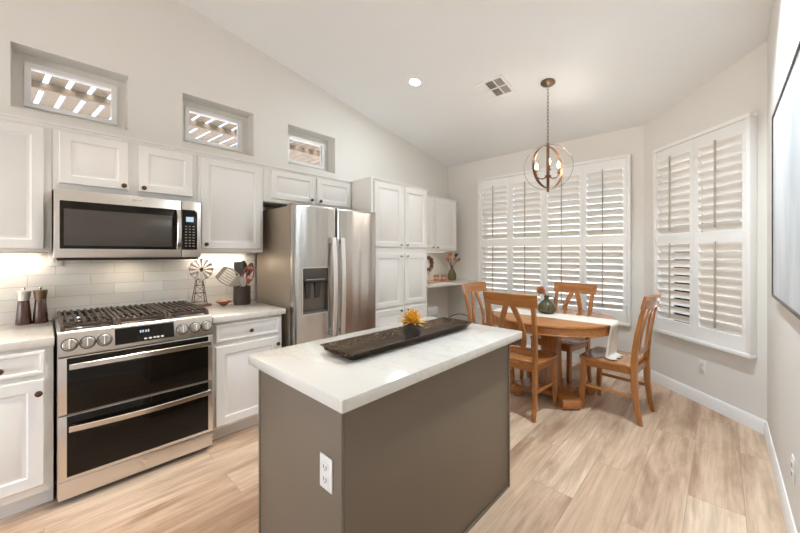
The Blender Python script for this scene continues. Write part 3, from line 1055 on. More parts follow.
# ------------------------------------------------------------------ tray with potted flower
TRAY = M('hammered dark bronze metal', (0.095, 0.062, 0.038), 0.28, 0.9, var=0.25, scale=30)
nt = TRAY.node_tree
vor = nt.nodes.new('ShaderNodeTexVoronoi'); vor.inputs['Scale'].default_value = 85
tcn = [n for n in nt.nodes if n.type == 'TEX_COORD'][0]
bp = nt.nodes.new('ShaderNodeBump'); bp.inputs['Strength'].default_value = 1.0; bp.inputs['Distance'].default_value = 0.006
nt.links.new(tcn.outputs['Object'], vor.inputs['Vector']); nt.links.new(vor.outputs['Distance'], bp.inputs['Height'])
nt.links.new(bp.outputs['Normal'], nt.nodes['Principled BSDF'].inputs['Normal'])
t = Thing('trough_tray', 'long hammered dark bronze tray on the island top', 'tray', (-1.21, 1.325, IZ))
tx, y0_, y1_ = -1.205, 0.862, 1.800


def tr(hw, iy, z):
    return [(tx - hw, y0_ + iy, z), (tx + hw, y0_ + iy, z), (tx + hw, y1_ - iy, z), (tx - hw, y1_ - iy, z)]


mb = MB()
z = IZ + 0.0005
mb.rings([tr(0.074, 0.040, z), tr(0.077, 0.038, z), tr(0.111, 0.005, z + 0.036), tr(0.116, 0.0, z + 0.038), tr(0.116, 0.0, z + 0.041), tr(0.108, 0.008, z + 0.040), tr(0.074, 0.042, z + 0.006)])
t.part('trough', mb, TRAY)
mb = MB()
mb.tube([(tx + 0.075 * cos(a), y1_ - 0.004 + 0.052 * sin(a), z + 0.036 + 0.030 * sin(a)) for a in [pi * i / 16 for i in range(17)]], 0.0042)
t.part('handle', mb, BRONZE)
mb = MB()
mb.tube([(tx + 0.075 * cos(a), y0_ + 0.010 - 0.004 * sin(a), z + 0.030 - 0.010 * sin(a)) for a in [pi * i / 16 for i in range(17)]], 0.0045)
t.part('handle', mb, BRONZE)
for yy in (y0_ + 0.002, y1_ - 0.002):
    for sx in (-1, 1):
        t.part('handle_lug', MB().ball((tx + sx * 0.076, yy + (0.006 if yy < 1.3 else -0.006), z + 0.031), 0.011), BRONZE)

t = Thing('flower_pot', 'small dark ribbed pot with a spiky yellow flower in the bronze tray', 'plant pot', (-1.190, 1.345, IZ + 0.0065))
pc = (-1.190, 1.345, IZ + 0.0065)
mb = MB()
prof = [(0.034, 0.0)]
for i in range(1, 21):
    u = i / 20
    r = 0.036 + 0.014 * sin(min(u * 1.6, 1) * pi / 2) - 0.006 * max(0, u - 0.7) / 0.3
    prof.append((r + 0.0016 * (1 if i % 2 else -1), 0.088 * u))
prof += [(0.041, 0.088), (0.039, 0.070), (0.0005, 0.069)]
mb.lathe(prof, pc)
POT = M('dark brown ribbed ceramic', (0.065, 0.048, 0.036), 0.45, var=0.2, scale=20)
t.part('pot', mb, POT)
YEL = M('golden yellow petals', (0.80, 0.42, 0.05), 0.55, var=0.35, scale=25)
ORG = M('orange flower heart', (0.55, 0.20, 0.03), 0.6, var=0.3, scale=40)
rnd = random.Random(3)
mb = MB()
top = Vector(pc) + Vector((0, 0, 0.082))
for i in range(84):
    az = i * 2.39996
    el = radians(2 + 84 * (i / 83) ** 0.9)
    L_ = 0.074 + 0.018 * rnd.random() - 0.016 * (i / 83)
    d_ = Vector((cos(az) * cos(el), sin(az) * cos(el), sin(el)))
    sd = Vector((-sin(az), cos(az), 0))
    pts = [top + d_ * (L_ * u) + Vector((0, 0, -0.012 * u * u * cos(el))) for u in (0, 0.3, 0.6, 0.85, 1.0)]
    mb.sweep(pts, sd, [0.006, 0.015, 0.015, 0.008, 0.001], 0.0018)
t.part('flower', mb, YEL)
t.part('flower_heart', MB().ball(top + Vector((0, 0, 0.014)), 0.016), ORG)

# ------------------------------------------------------------------ counter items
DKWOOD = wood('dark red brown mill wood', (0.045, 0.014, 0.007), (0.085, 0.027, 0.013), 2, 0.25, 0.4)
SILV = M('pale brushed silver', (0.70, 0.64, 0.57), 0.35, 0.7)
TAUPE = M('taupe bronze cap', (0.20, 0.13, 0.08), 0.35, 0.6)


def mill(label, x, y, capmat):
    t = Thing('pepper_mill', label, 'pepper mill', (x, y, CT))
    c = (x, y, CT)
    t.part('body', MB().lathe([(0.036, 0), (0.037, 0.004), (0.032, 0.07), (0.026, 0.148), (0.025, 0.150)], c, n=28), DKWOOD)
    t.part('cap', MB().lathe([(0.026, 0.150), (0.027, 0.156), (0.033, 0.203), (0.034, 0.207), (0.031, 0.211), (0.004, 0.213)], c, n=28), capmat)
    t.part('finial', MB().lathe([(0.004, 0.213), (0.005, 0.218), (0.010, 0.224), (0.010, 0.229), (0.004, 0.233), (0.0005, 0.2335)], c, n=16), CHROME)


mill('dark wood pepper mill with a pale silver cap, left one of the pair', -3.20, -0.087, SILV)
mill('dark wood pepper mill with a brown cap, nearest the range', -3.20, -0.014, TAUPE)

# windmill ornament
t = Thing('windmill_ornament', 'small metal farm windmill ornament beside the range', 'ornament', (-3.19, 0.955, CT))
RUST = M('rusty brown metal', (0.17, 0.075, 0.04), 0.6, 0.5, var=0.3, scale=20)
ZINC = M('weathered zinc blades', (0.60, 0.54, 0.47), 0.4, 0.7, var=0.2, scale=20)
wx, wy = -3.205, 0.908
WBASE = wood('reddish base wood', (0.14, 0.055, 0.03), (0.22, 0.09, 0.05), 1)
t.part('base', MB().box((wx - 0.035, wy - 0.075, CT), (wx + 0.035, wy + 0.085, CT + 0.020), 0.003), WBASE)
mb = MB()
hub = Vector((wx + 0.032, wy + 0.005, CT + 0.315))
for sx in (-1, 1):
    for sy in (-1, 1):
        mb.tube([(wx + sx * 0.030, wy + sy * 0.052, CT + 0.02), (wx + sx * 0.007, wy + sy * 0.012, CT + 0.305)], 0.0036, 6)
for k, zz in enumerate((0.04, 0.115, 0.18, 0.235)):
    f = 1 - (zz - 0.02) / 0.285 * 0.77
    q = [(wx + sx * 0.030 * f, wy + sy * 0.052 * f, CT + zz) for sx, sy in ((-1, -1), (1, -1), (1, 1), (-1, 1))]
    for i in range(4):
        mb.tube([q[i], q[(i + 1) % 4]], 0.0022, 5)
    if k < 3:
        z2 = (0.115, 0.18, 0.235)[k]
        f2 = 1 - (z2 - 0.02) / 0.285 * 0.77
        q2 = [(wx + sx * 0.030 * f2, wy + sy * 0.052 * f2, CT + z2) for sx, sy in ((-1, -1), (1, -1), (1, 1), (-1, 1))]
        for i in (1,):
            mb.tube([q[i], q2[(i + 1) % 4]], 0.0018, 5)
            mb.tube([q[(i + 1) % 4], q2[i]], 0.0018, 5)
t.part('tower', mb, RUST)
mb = MB()
mb.cyl(hub - Vector((0.035, 0, 0)), hub + Vector((0.012, 0, 0)), 0.006)
ax_ = Vector((1, 0, 0))
t.part('axle', mb, RUST)
wh = t.part('wheel_hub', MB().lathe([(0.016, 0), (0.017, 0.004), (0.008, 0.009), (0.0005, 0.010)], hub, (1, 0, 0), 16), RUST)
mb = MB()
nb = 12
for i in range(nb):
    a = 2 * pi * i / nb
    d_ = Vector((0, cos(a), sin(a)))
    s_ = Vector((0.45, -sin(a) * 0.9, cos(a) * 0.9))
    mb.sweep([hub + d_ * 0.020, hub + d_ * 0.056, hub + d_ * 0.093], s_, [0.008, 0.020, 0.029], 0.0016)
t.part('blades', mb, ZINC)
mb = MB()
mb.tube([hub + Vector((0, 0.086 * cos(a), 0.086 * sin(a))) for a in [2 * pi * i / 40 for i in range(40)]], 0.0018, 5, True)
t.part('wheel_ring', mb, RUST)

# bowl
RED = M('speckled red brown glaze', (0.26, 0.085, 0.04), 0.3, var=0.6, scale=35)
single('small_bowl', MB().lathe([(0.018, 0), (0.020, 0.004), (0.030, 0.008), (0.062, 0.034), (0.066, 0.040), (0.062, 0.040), (0.030, 0.014), (0.0005, 0.010)], (-3.13, 1.075, CT)), RED,
       'small red brown bowl on the counter between windmill and crock', 'bowl', (-3.13, 1.075, CT))

# crock with utensils
CROCK = M('dark brown crock glaze', (0.050, 0.034, 0.024), 0.45, var=0.2, scale=12)
kc = Vector((-3.09, 1.215, CT))
single('utensil_crock', MB().lathe([(0.066, 0), (0.070, 0.004), (0.070, 0.155), (0.072, 0.160), (0.067, 0.161), (0.064, 0.155), (0.063, 0.012), (0.0005, 0.010)], kc, n=36), CROCK,
       'dark brown utensil crock on the counter beside the refrigerator', 'crock', tuple(kc))
IVORY = M('pale grey nylon', (0.42, 0.36, 0.30), 0.45, var=0.05)
DARKN = M('black nylon', (0.03, 0.022, 0.018), 0.4)
REDN = M('red brown nylon', (0.36, 0.07, 0.03), 0.4, var=0.2)


def utensil(label, mat, foot, neck, tip, side, heads, thk=0.004, slots=0, name='kitchen_utensil', cat='utensil', cup=0.0):
    foot, neck, tip = Vector(foot) + kc, Vector(neck) + kc, Vector(tip) + kc
    t = Thing(name, label, cat, tuple(foot))
    t.part('handle', MB().tube([foot, foot.lerp(neck, 0.5), neck], [0.006, 0.006, 0.005], 8), mat)
    ax_ = (tip - neck)
    sd = Vector(side)
    sd = (sd - ax_ * (sd.dot(ax_) / ax_.length_squared)).normalized()
    nn = ax_.normalized().cross(sd)
    mb = MB()
    if slots:
        # slotted head: bars and border
        us = [i / (len(heads) - 1) for i in range(len(heads))]
        def hw(u):
            i = min(int(u * (len(heads) - 1)), len(heads) - 2)
            f = u * (len(heads) - 1) - i
            return heads[i] * (1 - f) + heads[i + 1] * f
        for e in (-1, 1):
            mb.sweep([neck + ax_ * u + sd * (e * hw(u) / 2) for u in us], nn, thk, 0.010)
        for i in range(slots + 1):
            v = -0.5 + (i + 0.0) / slots
            mb.sweep([neck + ax_ * u + sd * (v * hw(u)) for u in (0.28, 0.55, 0.85)], nn, thk, 0.0065)
        mb.sweep([neck - ax_ * 0.02, neck + ax_ * 0.15, neck + ax_ * 0.30], nn, thk, [0.012, hw(0.15), hw(0.3)])
        mb.sweep([neck + ax_ * 0.84, neck + ax_ * 0.93, tip], nn, thk, [hw(0.84), hw(0.93), hw(1.0)])
    else:
        pts = []
        for i in range(len(heads)):
            u = i / (len(heads) - 1)
            pts.append(neck + ax_ * u + nn * (cup * sin(pi * u)))
        mb.sweep(pts, nn, thk, heads)
    t.part('head', mb, mat)


UV = (0.62, 0.78, 0)
utensil('large pale slotted turner leaning left in the dark crock', IVORY, (0.02, 0.035, 0.015), (0.0, -0.025, 0.185), (-0.02, -0.180, 0.295), (0.35, 0.35, 0.9), [0.06, 0.125, 0.140, 0.135, 0.105], slots=6)
utensil('black spatula standing upright at the back of the crock', DARKN, (0.0, 0.0, 0.015), (-0.03, -0.012, 0.24), (-0.036, -0.018, 0.375), UV, [0.035, 0.070, 0.080, 0.075])
utensil('red slotted spoon leaning right in the dark crock', REDN, (-0.02, -0.02, 0.015), (0.02, 0.025, 0.180), (0.035, 0.060, 0.335), UV, [0.035, 0.075, 0.088, 0.082, 0.055], slots=3, cup=0.008)
utensil('black spoon behind the red slotted spoon in the crock', DARKN, (0.02, 0.02, 0.015), (-0.035, 0.02, 0.26), (-0.045, 0.030, 0.385), UV, [0.02, 0.05, 0.064, 0.055, 0.02], cup=0.01)
utensil('black ladle spoon at the right side of the crock', DARKN, (0.0, 0.03, 0.015), (-0.005, 0.045, 0.25), (-0.005, 0.088, 0.365), UV, [0.02, 0.05, 0.064, 0.055, 0.02], cup=0.01)
utensil('pale flat spatula standing in the middle of the crock', IVORY, (0.01, -0.01, 0.015), (0.03, 0.0, 0.16), (0.034, -0.006, 0.235), UV, [0.03, 0.05, 0.055, 0.05])

# ------------------------------------------------------------------ desk nook items
GREENG = M('olive green bottle glass', (0.10, 0.09, 0.025), 0.12, var=0.15, coat=0.5)
v0 = Vector((-3.04, 4.37, DZ))
t = Thing('glass_vase', 'olive green bottle vase with dried orange flowers on the desk', 'vase', tuple(v0))
t.part('bottle', MB().lathe([(0.045, 0), (0.062, 0.006), (0.070, 0.05), (0.066, 0.10), (0.040, 0.155), (0.022, 0.185), (0.021, 0.215), (0.026, 0.222), (0.017, 0.222), (0.016, 0.19)], v0, n=28), GREENG)
PEACH = M('dried peach petals', (0.56, 0.26, 0.13), 0.7, var=0.35, scale=25)
DRYB = M('dark dried stems', (0.10, 0.05, 0.03), 0.8, var=0.2)
mbs = MB()
rnd = random.Random(5)
for i in range(11):
    a = i * 2.4
    e = Vector((cos(a) * (0.03 + 0.085 * rnd.random()), sin(a) * (0.04 + 0.10 * rnd.random()), 0.30 + 0.115 * rnd.random()))
    s0 = v0 + Vector((0, 0, 0.18))
    tip = v0 + e
    mbs.tube([s0, s0.lerp(tip, 0.5) + Vector((0, 0, 0.012)), tip], 0.0022, 5)
    dd = (tip - s0).normalized()
    trg = MB()
    for k in range(6):
        b_ = a + k * 1.05
        off = Vector((cos(b_), sin(b_), 0.2)) * 0.016
        trg.sweep([tip - dd * 0.035, tip - dd * 0.01 + off, tip + dd * 0.03 + off * 1.5], Vector((-sin(b_), cos(b_), 0)), [0.006, 0.022, 0.004], 0.002)
    t.part('seed_head' if i % 3 == 0 else 'flower', trg, DRYB if i % 3 == 0 else PEACH)
t.part('stems', mbs, DRYB)
WTRAY = wood('light tray wood', (0.42, 0.20, 0.10), (0.55, 0.32, 0.18), 1, 0.5, 0.1)
single('serving_board', MB().box((-3.13, 3.70, DZ), (-2.95, 4.20, DZ + 0.016), 0.004), WTRAY,
       'light wood board lying on the desk under the copper cups', 'board', (-3.04, 3.95, DZ))
CUPM = M('rose copper glass', (0.55, 0.24, 0.15), 0.3, 0.5, var=0.3, scale=30)
CUPP = M('pale rose copper band', (0.70, 0.52, 0.43), 0.35, 0.3, var=0.2, scale=30)


def cup(label, x, y):
    c = (x, y, DZ + 0.016)
    t = Thing('votive_cup', label, 'cup', c)
    t.part('cup', MB().lathe([(0.034, 0), (0.040, 0.004), (0.042, 0.05), (0.042, 0.085), (0.038, 0.085), (0.037, 0.01), (0.0005, 0.008)], c, n=28), CUPM)
    t.part('band', MB().lathe([(0.0425, 0.03), (0.0437, 0.033), (0.0437, 0.050), (0.0425, 0.053)], c, n=28, caps=False), CUPP)


cup('rose copper votive cup on the desk board, next to the pantry', -3.05, 3.985)
cup('rose copper votive cup on the desk board, next to the green vase', -2.99, 4.09)
LEAF = M('dried brown leaves', (0.12, 0.055, 0.03), 0.8, var=0.3, scale=30)
t = Thing('dried_wreath', 'brown dried leaf wreath hanging on the wall over the desk', 'wreath', (W, 4.06, 1.21))
mb = MB()
wc = Vector((W + 0.026, 4.045, 1.215))
mb.tube([wc + Vector((0, 0.075 * cos(a), 0.075 * sin(a))) for a in [2 * pi * i / 24 for i in range(24)]], 0.008, 6, True)
t.part('ring', mb, DRYB)
mb = MB()
for i in range(96):
    a = i * 0.7
    p = wc + Vector((0.002, 0.078 * cos(a), 0.078 * sin(a)))
    d_ = Vector((0.20 + 0.3 * rnd.random(), cos(a + rnd.uniform(-1.4, 1.4)), sin(a + rnd.uniform(-1.4, 1.4)))).normalized()
    mb.sweep([p, p + d_ * 0.026, p + d_ * 0.050], d_.cross(Vector((1, 0.1, 0.2))), [0.006, 0.028, 0.004], 0.002)
t.part('leaves', mb, LEAF)
t = Thing('waste_bin', 'pale bin with a white lid on the floor under the desk', 'bin', (-3.1, 3.77, 0))
PALEB = M('pale blue grey plastic', (0.50, 0.54, 0.57), 0.4)
mb = MB()
mb.rings([[(-3.06 + 0.11 * s * a_, 3.77 + 0.11 * s * b_, z) for a_, b_ in ((-1, -1), (1, -1), (1, 1), (-1, 1))] for s, z in ((0.80, 0), (0.97, 0.50))])
t.part('bin_body', mb, PALEB)
t.part('lid', MB().box((-3.175, 3.655, 0.50), (-2.945, 3.885, 0.615), 0.012), PLATE)

# ------------------------------------------------------------------ dining table
TC = Vector((-1.215, 3.43, 0))
TZ = 0.762
t = Thing('dining_table', 'round honey wood pedestal dining table under the chandelier', 'table', tuple(TC))
t.part('tabletop', MB().lathe([(0.0005, TZ - 0.030), (0.537, TZ - 0.030), (0.549, TZ - 0.026), (0.555, TZ - 0.015), (0.552, TZ - 0.004), (0.545, TZ), (0.0005, TZ)], TC, n=72), OAK_X)
t.part('apron', MB().lathe([(0.527, TZ - 0.030), (0.545, TZ - 0.030), (0.545, TZ - 0.080), (0.550, TZ - 0.084), (0.548, TZ - 0.092), (0.527, TZ - 0.092)], TC, n=72), OAK_X)
t.part('apron_block', MB().box((TC.x - 0.30, TC.y - 0.09, TZ - 0.075), (TC.x + 0.30, TC.y + 0.09, TZ - 0.030)), OAK_X)
mb = MB()
cz = [(0.090, 0.095), (0.092, 0.11), (0.082, 0.16), (0.078, 0.40), (0.082, 0.60), (0.10, 0.688)]
mb.rings([[(TC.x + a_ * h, TC.y + b_ * h, z) for a_, b_ in ((-1, -.72), (-.72, -1), (.72, -1), (1, -.72), (1, .72), (.72, 1), (-.72, 1), (-1, .72))] for h, z in cz])
t.part('pedestal', mb, OAK_Z)
poly = []
tipd, tw = 0.350, 0.075
for k in range(4):
    a = pi / 4 + k * pi / 2
    dr_ = Vector((cos(a), sin(a)))
    sd = Vector((-sin(a), cos(a)))
    poly.append(dr_ * tipd - sd * tw)
    poly.append(dr_ * tipd + sd * tw)
    # concave bite between this tip and the next
    p = dr_ * tipd + sd * tw
    a2 = a + pi / 2
    q = Vector((cos(a2), sin(a2))) * tipd - Vector((-sin(a2), cos(a2))) * tw
    mid = (p + q) / 2
    inw = -mid.normalized()
    for i in range(1, 12):
        u = i / 12
        poly.append(p.lerp(q, u) + inw * 0.085 * sin(pi * u) ** 0.7)
poly = [(TC.x + p.x, TC.y + p.y) for p in poly]
t.part('base', MB().prism(poly, 0.052, 0.096, 0.006), OAK_X)
for k in range(4):
    a = pi / 4 + k * pi / 2
    dr_ = Vector((cos(a), sin(a), 0))
    sd = Vector((-sin(a), cos(a), 0))
    c = TC + dr_ * (tipd + 0.004) + Vector((0, 0, 0.050))
    f = t.part('scroll_foot', MB().lathe([(0.030, -0.085), (0.046, -0.083), (0.050, -0.076), (0.050, 0.076), (0.046, 0.083), (0.030, 0.085)], c, sd, 28), OAK_X)

# table runner: along X, hanging over the right end onto the chair and a little over the left end
mb = MB()
bm = mb.bm
nu, nv = 92, 14
cy0, half = 3.405, 0.15
path = []
xr = TC.x + 0.556
xl = TC.x - 0.556


def runner_path(s):
    """s in 0..1 -> x, z"""
    Ltop = xr - xl
    drop_r, drop_l = 0.272, 0.17
    tot = drop_l + Ltop + drop_r + 0.07
    d_ = s * tot
    if d_ < drop_l:
        return xl - 0.006, TZ - drop_l + d_, 'l', drop_l - d_
    d_ -= drop_l
    if d_ < Ltop:
        return xl + d_, TZ + 0.0025, 't', 0
    d_ -= Ltop
    if d_ < drop_r:
        return xr + 0.008, TZ - d_, 'r', d_
    d_ -= drop_r
    return xr + 0.008 + d_ * 0.9, TZ - drop_r - 0.012 * min(1, d_ / 0.03), 'f', 0.272


verts = []
for i in range(nu + 1):
    x, z, seg, dd = runner_path(i / nu)
    row = []
    for j in range(nv + 1):
        v = j / nv * 2 - 1
        yy = cy0 + v * half
        xx, zz = x, z
        if seg in 'rf':
            g = dd / 0.272
            yy = cy0 - 0.030 * g + v * half * (1 - 0.30 * g)
            xx = x - 0.045 * g + g * (0.014 * sin(v * 7.5 + 0.6) + 0.012 * v) - 0.018 * (v * v) * (1 - g)
            if seg == 'r':
                zz = z - 0.004
        elif seg == 'l':
            xx = x - 0.012 * sin(v * 6) * (dd / 0.17) - 0.012 + 0.03 * v * v
        row.append(bm.verts.new((xx, yy, zz)))
    verts.append(row)
for i in range(nu):
    for j in range(nv):
        bm.faces.new((verts[i][j], verts[i + 1][j], verts[i + 1][j + 1], verts[i][j + 1]))
ro = single('table_runner', mb, CLOTH, 'off-white cloth runner across the dining table, hanging over its right side', 'table runner', (TC.x, 3.40, TZ), angle=80)
md = ro.modifiers.new('thickness', 'SOLIDIFY'); md.thickness = 0.003; md.offset = 1

# jug with flower on the table
JUG = M('olive brown ribbed glaze', (0.085, 0.070, 0.030), 0.32, var=0.35, scale=14)
jc = Vector((-1.275, 3.475, TZ + 0.006))
t = Thing('ceramic_jug', 'squat olive green jug with a peach flower on the dining table', 'jug', tuple(jc))
mb = MB()
prof = [(0.058, 0), (0.066, 0.003), (0.082, 0.022), (0.083, 0.045), (0.072, 0.085), (0.050, 0.115), (0.026, 0.130), (0.021, 0.150), (0.024, 0.166), (0.028, 0.172), (0.022, 0.172), (0.017, 0.15)]
n = 40
rr = []
for r, z in prof:
    rib = 0.0022 if 0.01 < z < 0.115 else 0
    rr.append([jc + Vector(((r + rib * cos(20 * 2 * pi * i / n)) * cos(2 * pi * i / n), (r + rib * cos(20 * 2 * pi * i / n)) * sin(2 * pi * i / n), z)) for i in range(n)])
mb.rings(rr)
t.part('body', mb, JUG)
hd = Vector((0.80, 0.60, 0))
mb = MB()
mb.tube([jc + hd * r + Vector((0, 0, z)) for r, z in ((0.020, 0.155), (0.040, 0.168), (0.064, 0.162), (0.078, 0.138), (0.080, 0.105), (0.070, 0.078))], 0.0055, 8)
t.part('handle', mb, JUG)
mb = MB()
ld = Vector((-0.85, -0.35, 0))
fc = jc + ld * 0.055 + Vector((0, 0, 0.205))
mb.tube([jc + Vector((0, 0, 0.15)), jc + ld * 0.02 + Vector((0, 0, 0.20)), fc], 0.004, 6)
t.part('stem', mb, DRYB)
mb = MB()
for i in range(34):
    az = i * 2.39996
    el = radians(-20 + 105 * (i / 33))
    d_ = Vector((cos(az) * cos(el), sin(az) * cos(el), sin(el)))
    sd = Vector((-sin(az), cos(az), 0))
    mb.sweep([fc, fc + d_ * 0.035, fc + d_ * 0.060], sd, [0.010, 0.042, 0.022], 0.002)
t.part('flower', mb, PEACH, label='peach flower head')
mb = MB()
for a in (0.4, 1.6, 2.9, 4.1, 5.2):
    d_ = Vector((cos(a), sin(a), 0.45)).normalized()
    p = jc + Vector((0, 0, 0.17))
    mb.sweep([p, p + d_ * 0.03, p + d_ * 0.062], Vector((-sin(a), cos(a), 0)), [0.004, 0.017, 0.003], 0.002)
CREAM = M('pale cream leaves', (0.62, 0.56, 0.45), 0.7, var=0.1)
t.part('leaves', mb, CREAM)

# ------------------------------------------------------------------ dining chairs


def make_chair(label):
    t = Thing('dining_chair', label, 'chair', (0, 0, 0), 'wooden dining chairs around the table', local=True)
    # seat
    poly = [(-0.205, -0.172), (0.205, -0.172), (0.228, 0.10), (0.232, 0.185), (0.222, 0.215), (0.19, 0.228), (-0.19, 0.228), (-0.222, 0.215), (-0.232, 0.185), (-0.228, 0.10)]
    t.part('seat', MB().prism(poly, 0.438, 0.465, 0.007, 3), OAK_Y)
    mb = MB()
    mb.box((-0.19, 0.176, 0.385), (0.19, 0.196, 0.437)).box((-0.165, -0.190, 0.385), (0.165, -0.170, 0.437))
    for s in (-1, 1):
        mb.sweep([(s * 0.183, -0.18, 0.411), (s * 0.203, 0.19, 0.411)], (0, 0, 1), 0.052, 0.018)
    t.part('seat_frame', mb, OAK_X)
    for s in (-1, 1):
        # front leg
        t.part('leg', MB().sweep([(s * 0.202, 0.186, 0.437), (s * 0.203, 0.188, 0.34), (s * 0.205, 0.198, 0.16), (s * 0.205, 0.200, 0.07), (s * 0.205, 0.194, 0.0)], (1, 0, 0), [0.040, 0.042, 0.042, 0.034, 0.026], [0.040, 0.042, 0.042, 0.034, 0.026]), OAK_Z)
        # rear leg and back post in one sweep
        t.part('leg', MB().sweep([(s * 0.192, -0.228, 0.0), (s * 0.190, -0.205, 0.12), (s * 0.188, -0.188, 0.28), (s * 0.188, -0.184, 0.44), (s * 0.190, -0.190, 0.56), (s * 0.194, -0.208, 0.72), (s * 0.198, -0.236, 0.86), (s * 0.200, -0.262, 0.96)], (1, 0, 0), [0.030, 0.034, 0.036, 0.036, 0.036, 0.035, 0.034, 0.032], [0.034, 0.040, 0.046, 0.048, 0.044, 0.036, 0.032, 0.028]), OAK_Z)
        t.part('stretcher', MB().sweep([(s * 0.188, -0.19, 0.215), (s * 0.203, 0.185, 0.215)], (0, 0, 1), 0.026, 0.014), OAK_Y)
    # top rail: bowed board
    pts, n = [], 13
    for i in range(n):
        u = i / (n - 1) * 2 - 1
        pts.append((u * 0.236, -0.258 - 0.030 * (1 - u * u), 0.977))
    t.part('top_rail', MB().sweep(pts, (0, -0.26, 1), [0.108 + 0.006 * (1 - abs(i / 6 - 1)) for i in range(n)], 0.022), OAK_X)
    t.part('lower_rail', MB().sweep([(-0.18, -0.190, 0.550), (0, -0.198, 0.550), (0.18, -0.190, 0.550)], (0, -0.1, 1), 0.042, 0.020), OAK_X)
    for s in (-1, 1):
        pts = []
        for xx, zz in ((0.026, 0.932), (0.046, 0.885), (0.075, 0.81), (0.096, 0.73), (0.103, 0.66), (0.100, 0.61), (0.088, 0.565)):
            f = (zz - 0.55) / 0.40
            pts.append((s * xx, -0.198 - 0.022 * f - 0.050 * f * f, zz))
        t.part('splat', MB().sweep(pts, (1, 0, 0), [0.046, 0.047, 0.047, 0.046, 0.044, 0.042, 0.040], 0.016), OAK_Z)
    return t.root


ch = make_chair('wooden dining chair right behind the island, its back to the camera')
ch.location = (-1.292, 2.960, 0)
ch.rotation_euler = (0, 0, radians(-1))
copy_tree(ch, (-0.676, 3.455, 0), radians(85), 'wooden dining chair at the right, seen from the side, with the runner on its seat')
copy_tree(ch, (-1.250, 3.815, 0), radians(167), 'wooden dining chair on the far side of the table against the wide shutters')
copy_tree(ch, (-1.775, 3.37, 0), radians(-90), 'wooden dining chair left of the table, beside the desk nook')

# ------------------------------------------------------------------ chandelier
hx, hy = -1.217, 3.354
hz = ceil_z(hy)
t = Thing('orb_chandelier', 'bronze orb chandelier with three lit candle bulbs hanging on a chain', 'chandelier', (hx, hy, hz))
cz0 = 2.195
nrm = Vector((0, -SL, -1)).normalized()   # ceiling normal pointing down is (0,-SL,-1)
t.part('canopy', MB().lathe([(0.066, 0), (0.066, 0.008), (0.058, 0.016), (0.030, 0.026), (0.012, 0.034), (0.0005, 0.036)], (hx, hy, hz - 0.0), nrm, 32), CANOPY)
mb = MB()
ztop, zbot = hz - 0.035, cz0 + 0.232
nl = 17
for i in range(nl):
    zc = ztop + (zbot - ztop) * (i + 0.5) / nl
    hl = abs(ztop - zbot) / nl * 0.5 + 0.004
    ang = 0.75 + (pi / 2 if i % 2 else 0)
    mb.tube([(hx + 0.009 * cos(a) * cos(ang), hy + 0.009 * cos(a) * sin(ang), zc + hl * sin(a)) for a in [2 * pi * k / 14 for k in range(14)]], 0.0021, 5, True)
t.part('chain', mb, CANOPY)
mb = MB()
mb.cyl((hx, hy, cz0 + 0.205), (hx, hy, cz0 + 0.235), 0.011).cyl((hx, hy, cz0 - 0.22), (hx, hy, cz0 - 0.17), 0.010).ball((hx, hy, cz0 - 0.228), 0.013)
mb.cyl((hx, hy, cz0 - 0.20), (hx, hy, cz0 - 0.085), 0.012)
mb.lathe([(0.014, -0.105), (0.028, -0.095), (0.028, -0.080), (0.012, -0.070)], (hx, hy, cz0))
t.part('stem', mb, COPPER)
view_az = math.atan2(hy, hx)


def band(r, az, w, th=0.003):
    """flat band ring whose axis points along az"""
    ax_ = Vector((cos(az), sin(az), 0))
    u = Vector((-sin(az), cos(az), 0))
    mb = MB()
    n = 64
    R_ = []
    for rr_, ww in ((r, -w / 2), (r, w / 2), (r - th, w / 2), (r - th, -w / 2)):
        R_.append([mb.bm.verts.new(Vector((hx, hy, cz0)) + u * (rr_ * cos(2 * pi * k / n)) + Vector((0, 0, rr_ * sin(2 * pi * k / n))) + ax_ * ww) for k in range(n)])
    for a in range(4):
        b = (a + 1) % 4
        for k in range(n):
            j = (k + 1) % n
            mb.bm.faces.new((R_[a][k], R_[a][j], R_[b][j], R_[b][k]))
    return mb


t.part('orb_ring', band(0.219, view_az, 0.010), COPPER)
t.part('orb_ring', band(0.204, view_az + radians(52), 0.028), COPPER)
t.part('orb_ring', band(0.212, view_az + radians(90), 0.026), COPPER)
for k in range(3):
    a = view_az + pi + radians(4) + k * 2 * pi / 3
    dr_ = Vector((cos(a), sin(a), 0))
    c0 = Vector((hx, hy, cz0 - 0.088))
    mb = MB()
    mb.tube([c0, c0 + dr_ * 0.05 + Vector((0, 0, -0.016)), c0 + dr_ * 0.09 + Vector((0, 0, -0.006)), c0 + dr_ * 0.112 + Vector((0, 0, 0.018)), c0 + dr_ * 0.116 + Vector((0, 0, 0.034))], 0.0065, 8)
    ar = t.part('arm', mb, COPPER)
    cpos = c0 + dr_ * 0.116 + Vector((0, 0, 0.030))
    t.part('candle_cup', MB().lathe([(0.006, 0), (0.018, 0.006), (0.019, 0.010), (0.011, 0.012), (0.0105, 0.055), (0.009, 0.057)], cpos, n=16), COPPER, ar)
    t.part('bulb', MB().lathe([(0.007, 0.057), (0.013, 0.066), (0.016, 0.080), (0.013, 0.097), (0.006, 0.115), (0.0008, 0.124)], cpos, n=16), BULB, ar)
    light('bulb_light', 'POINT', cpos + Vector((0, 0, 0.16)) - Vector((hx, hy, hz)), 2.6, (1.0, 0.93, 0.84), 0.02, parent=t.root)

# ------------------------------------------------------------------ recessed lights, vent
tilt = math.atan(SL)


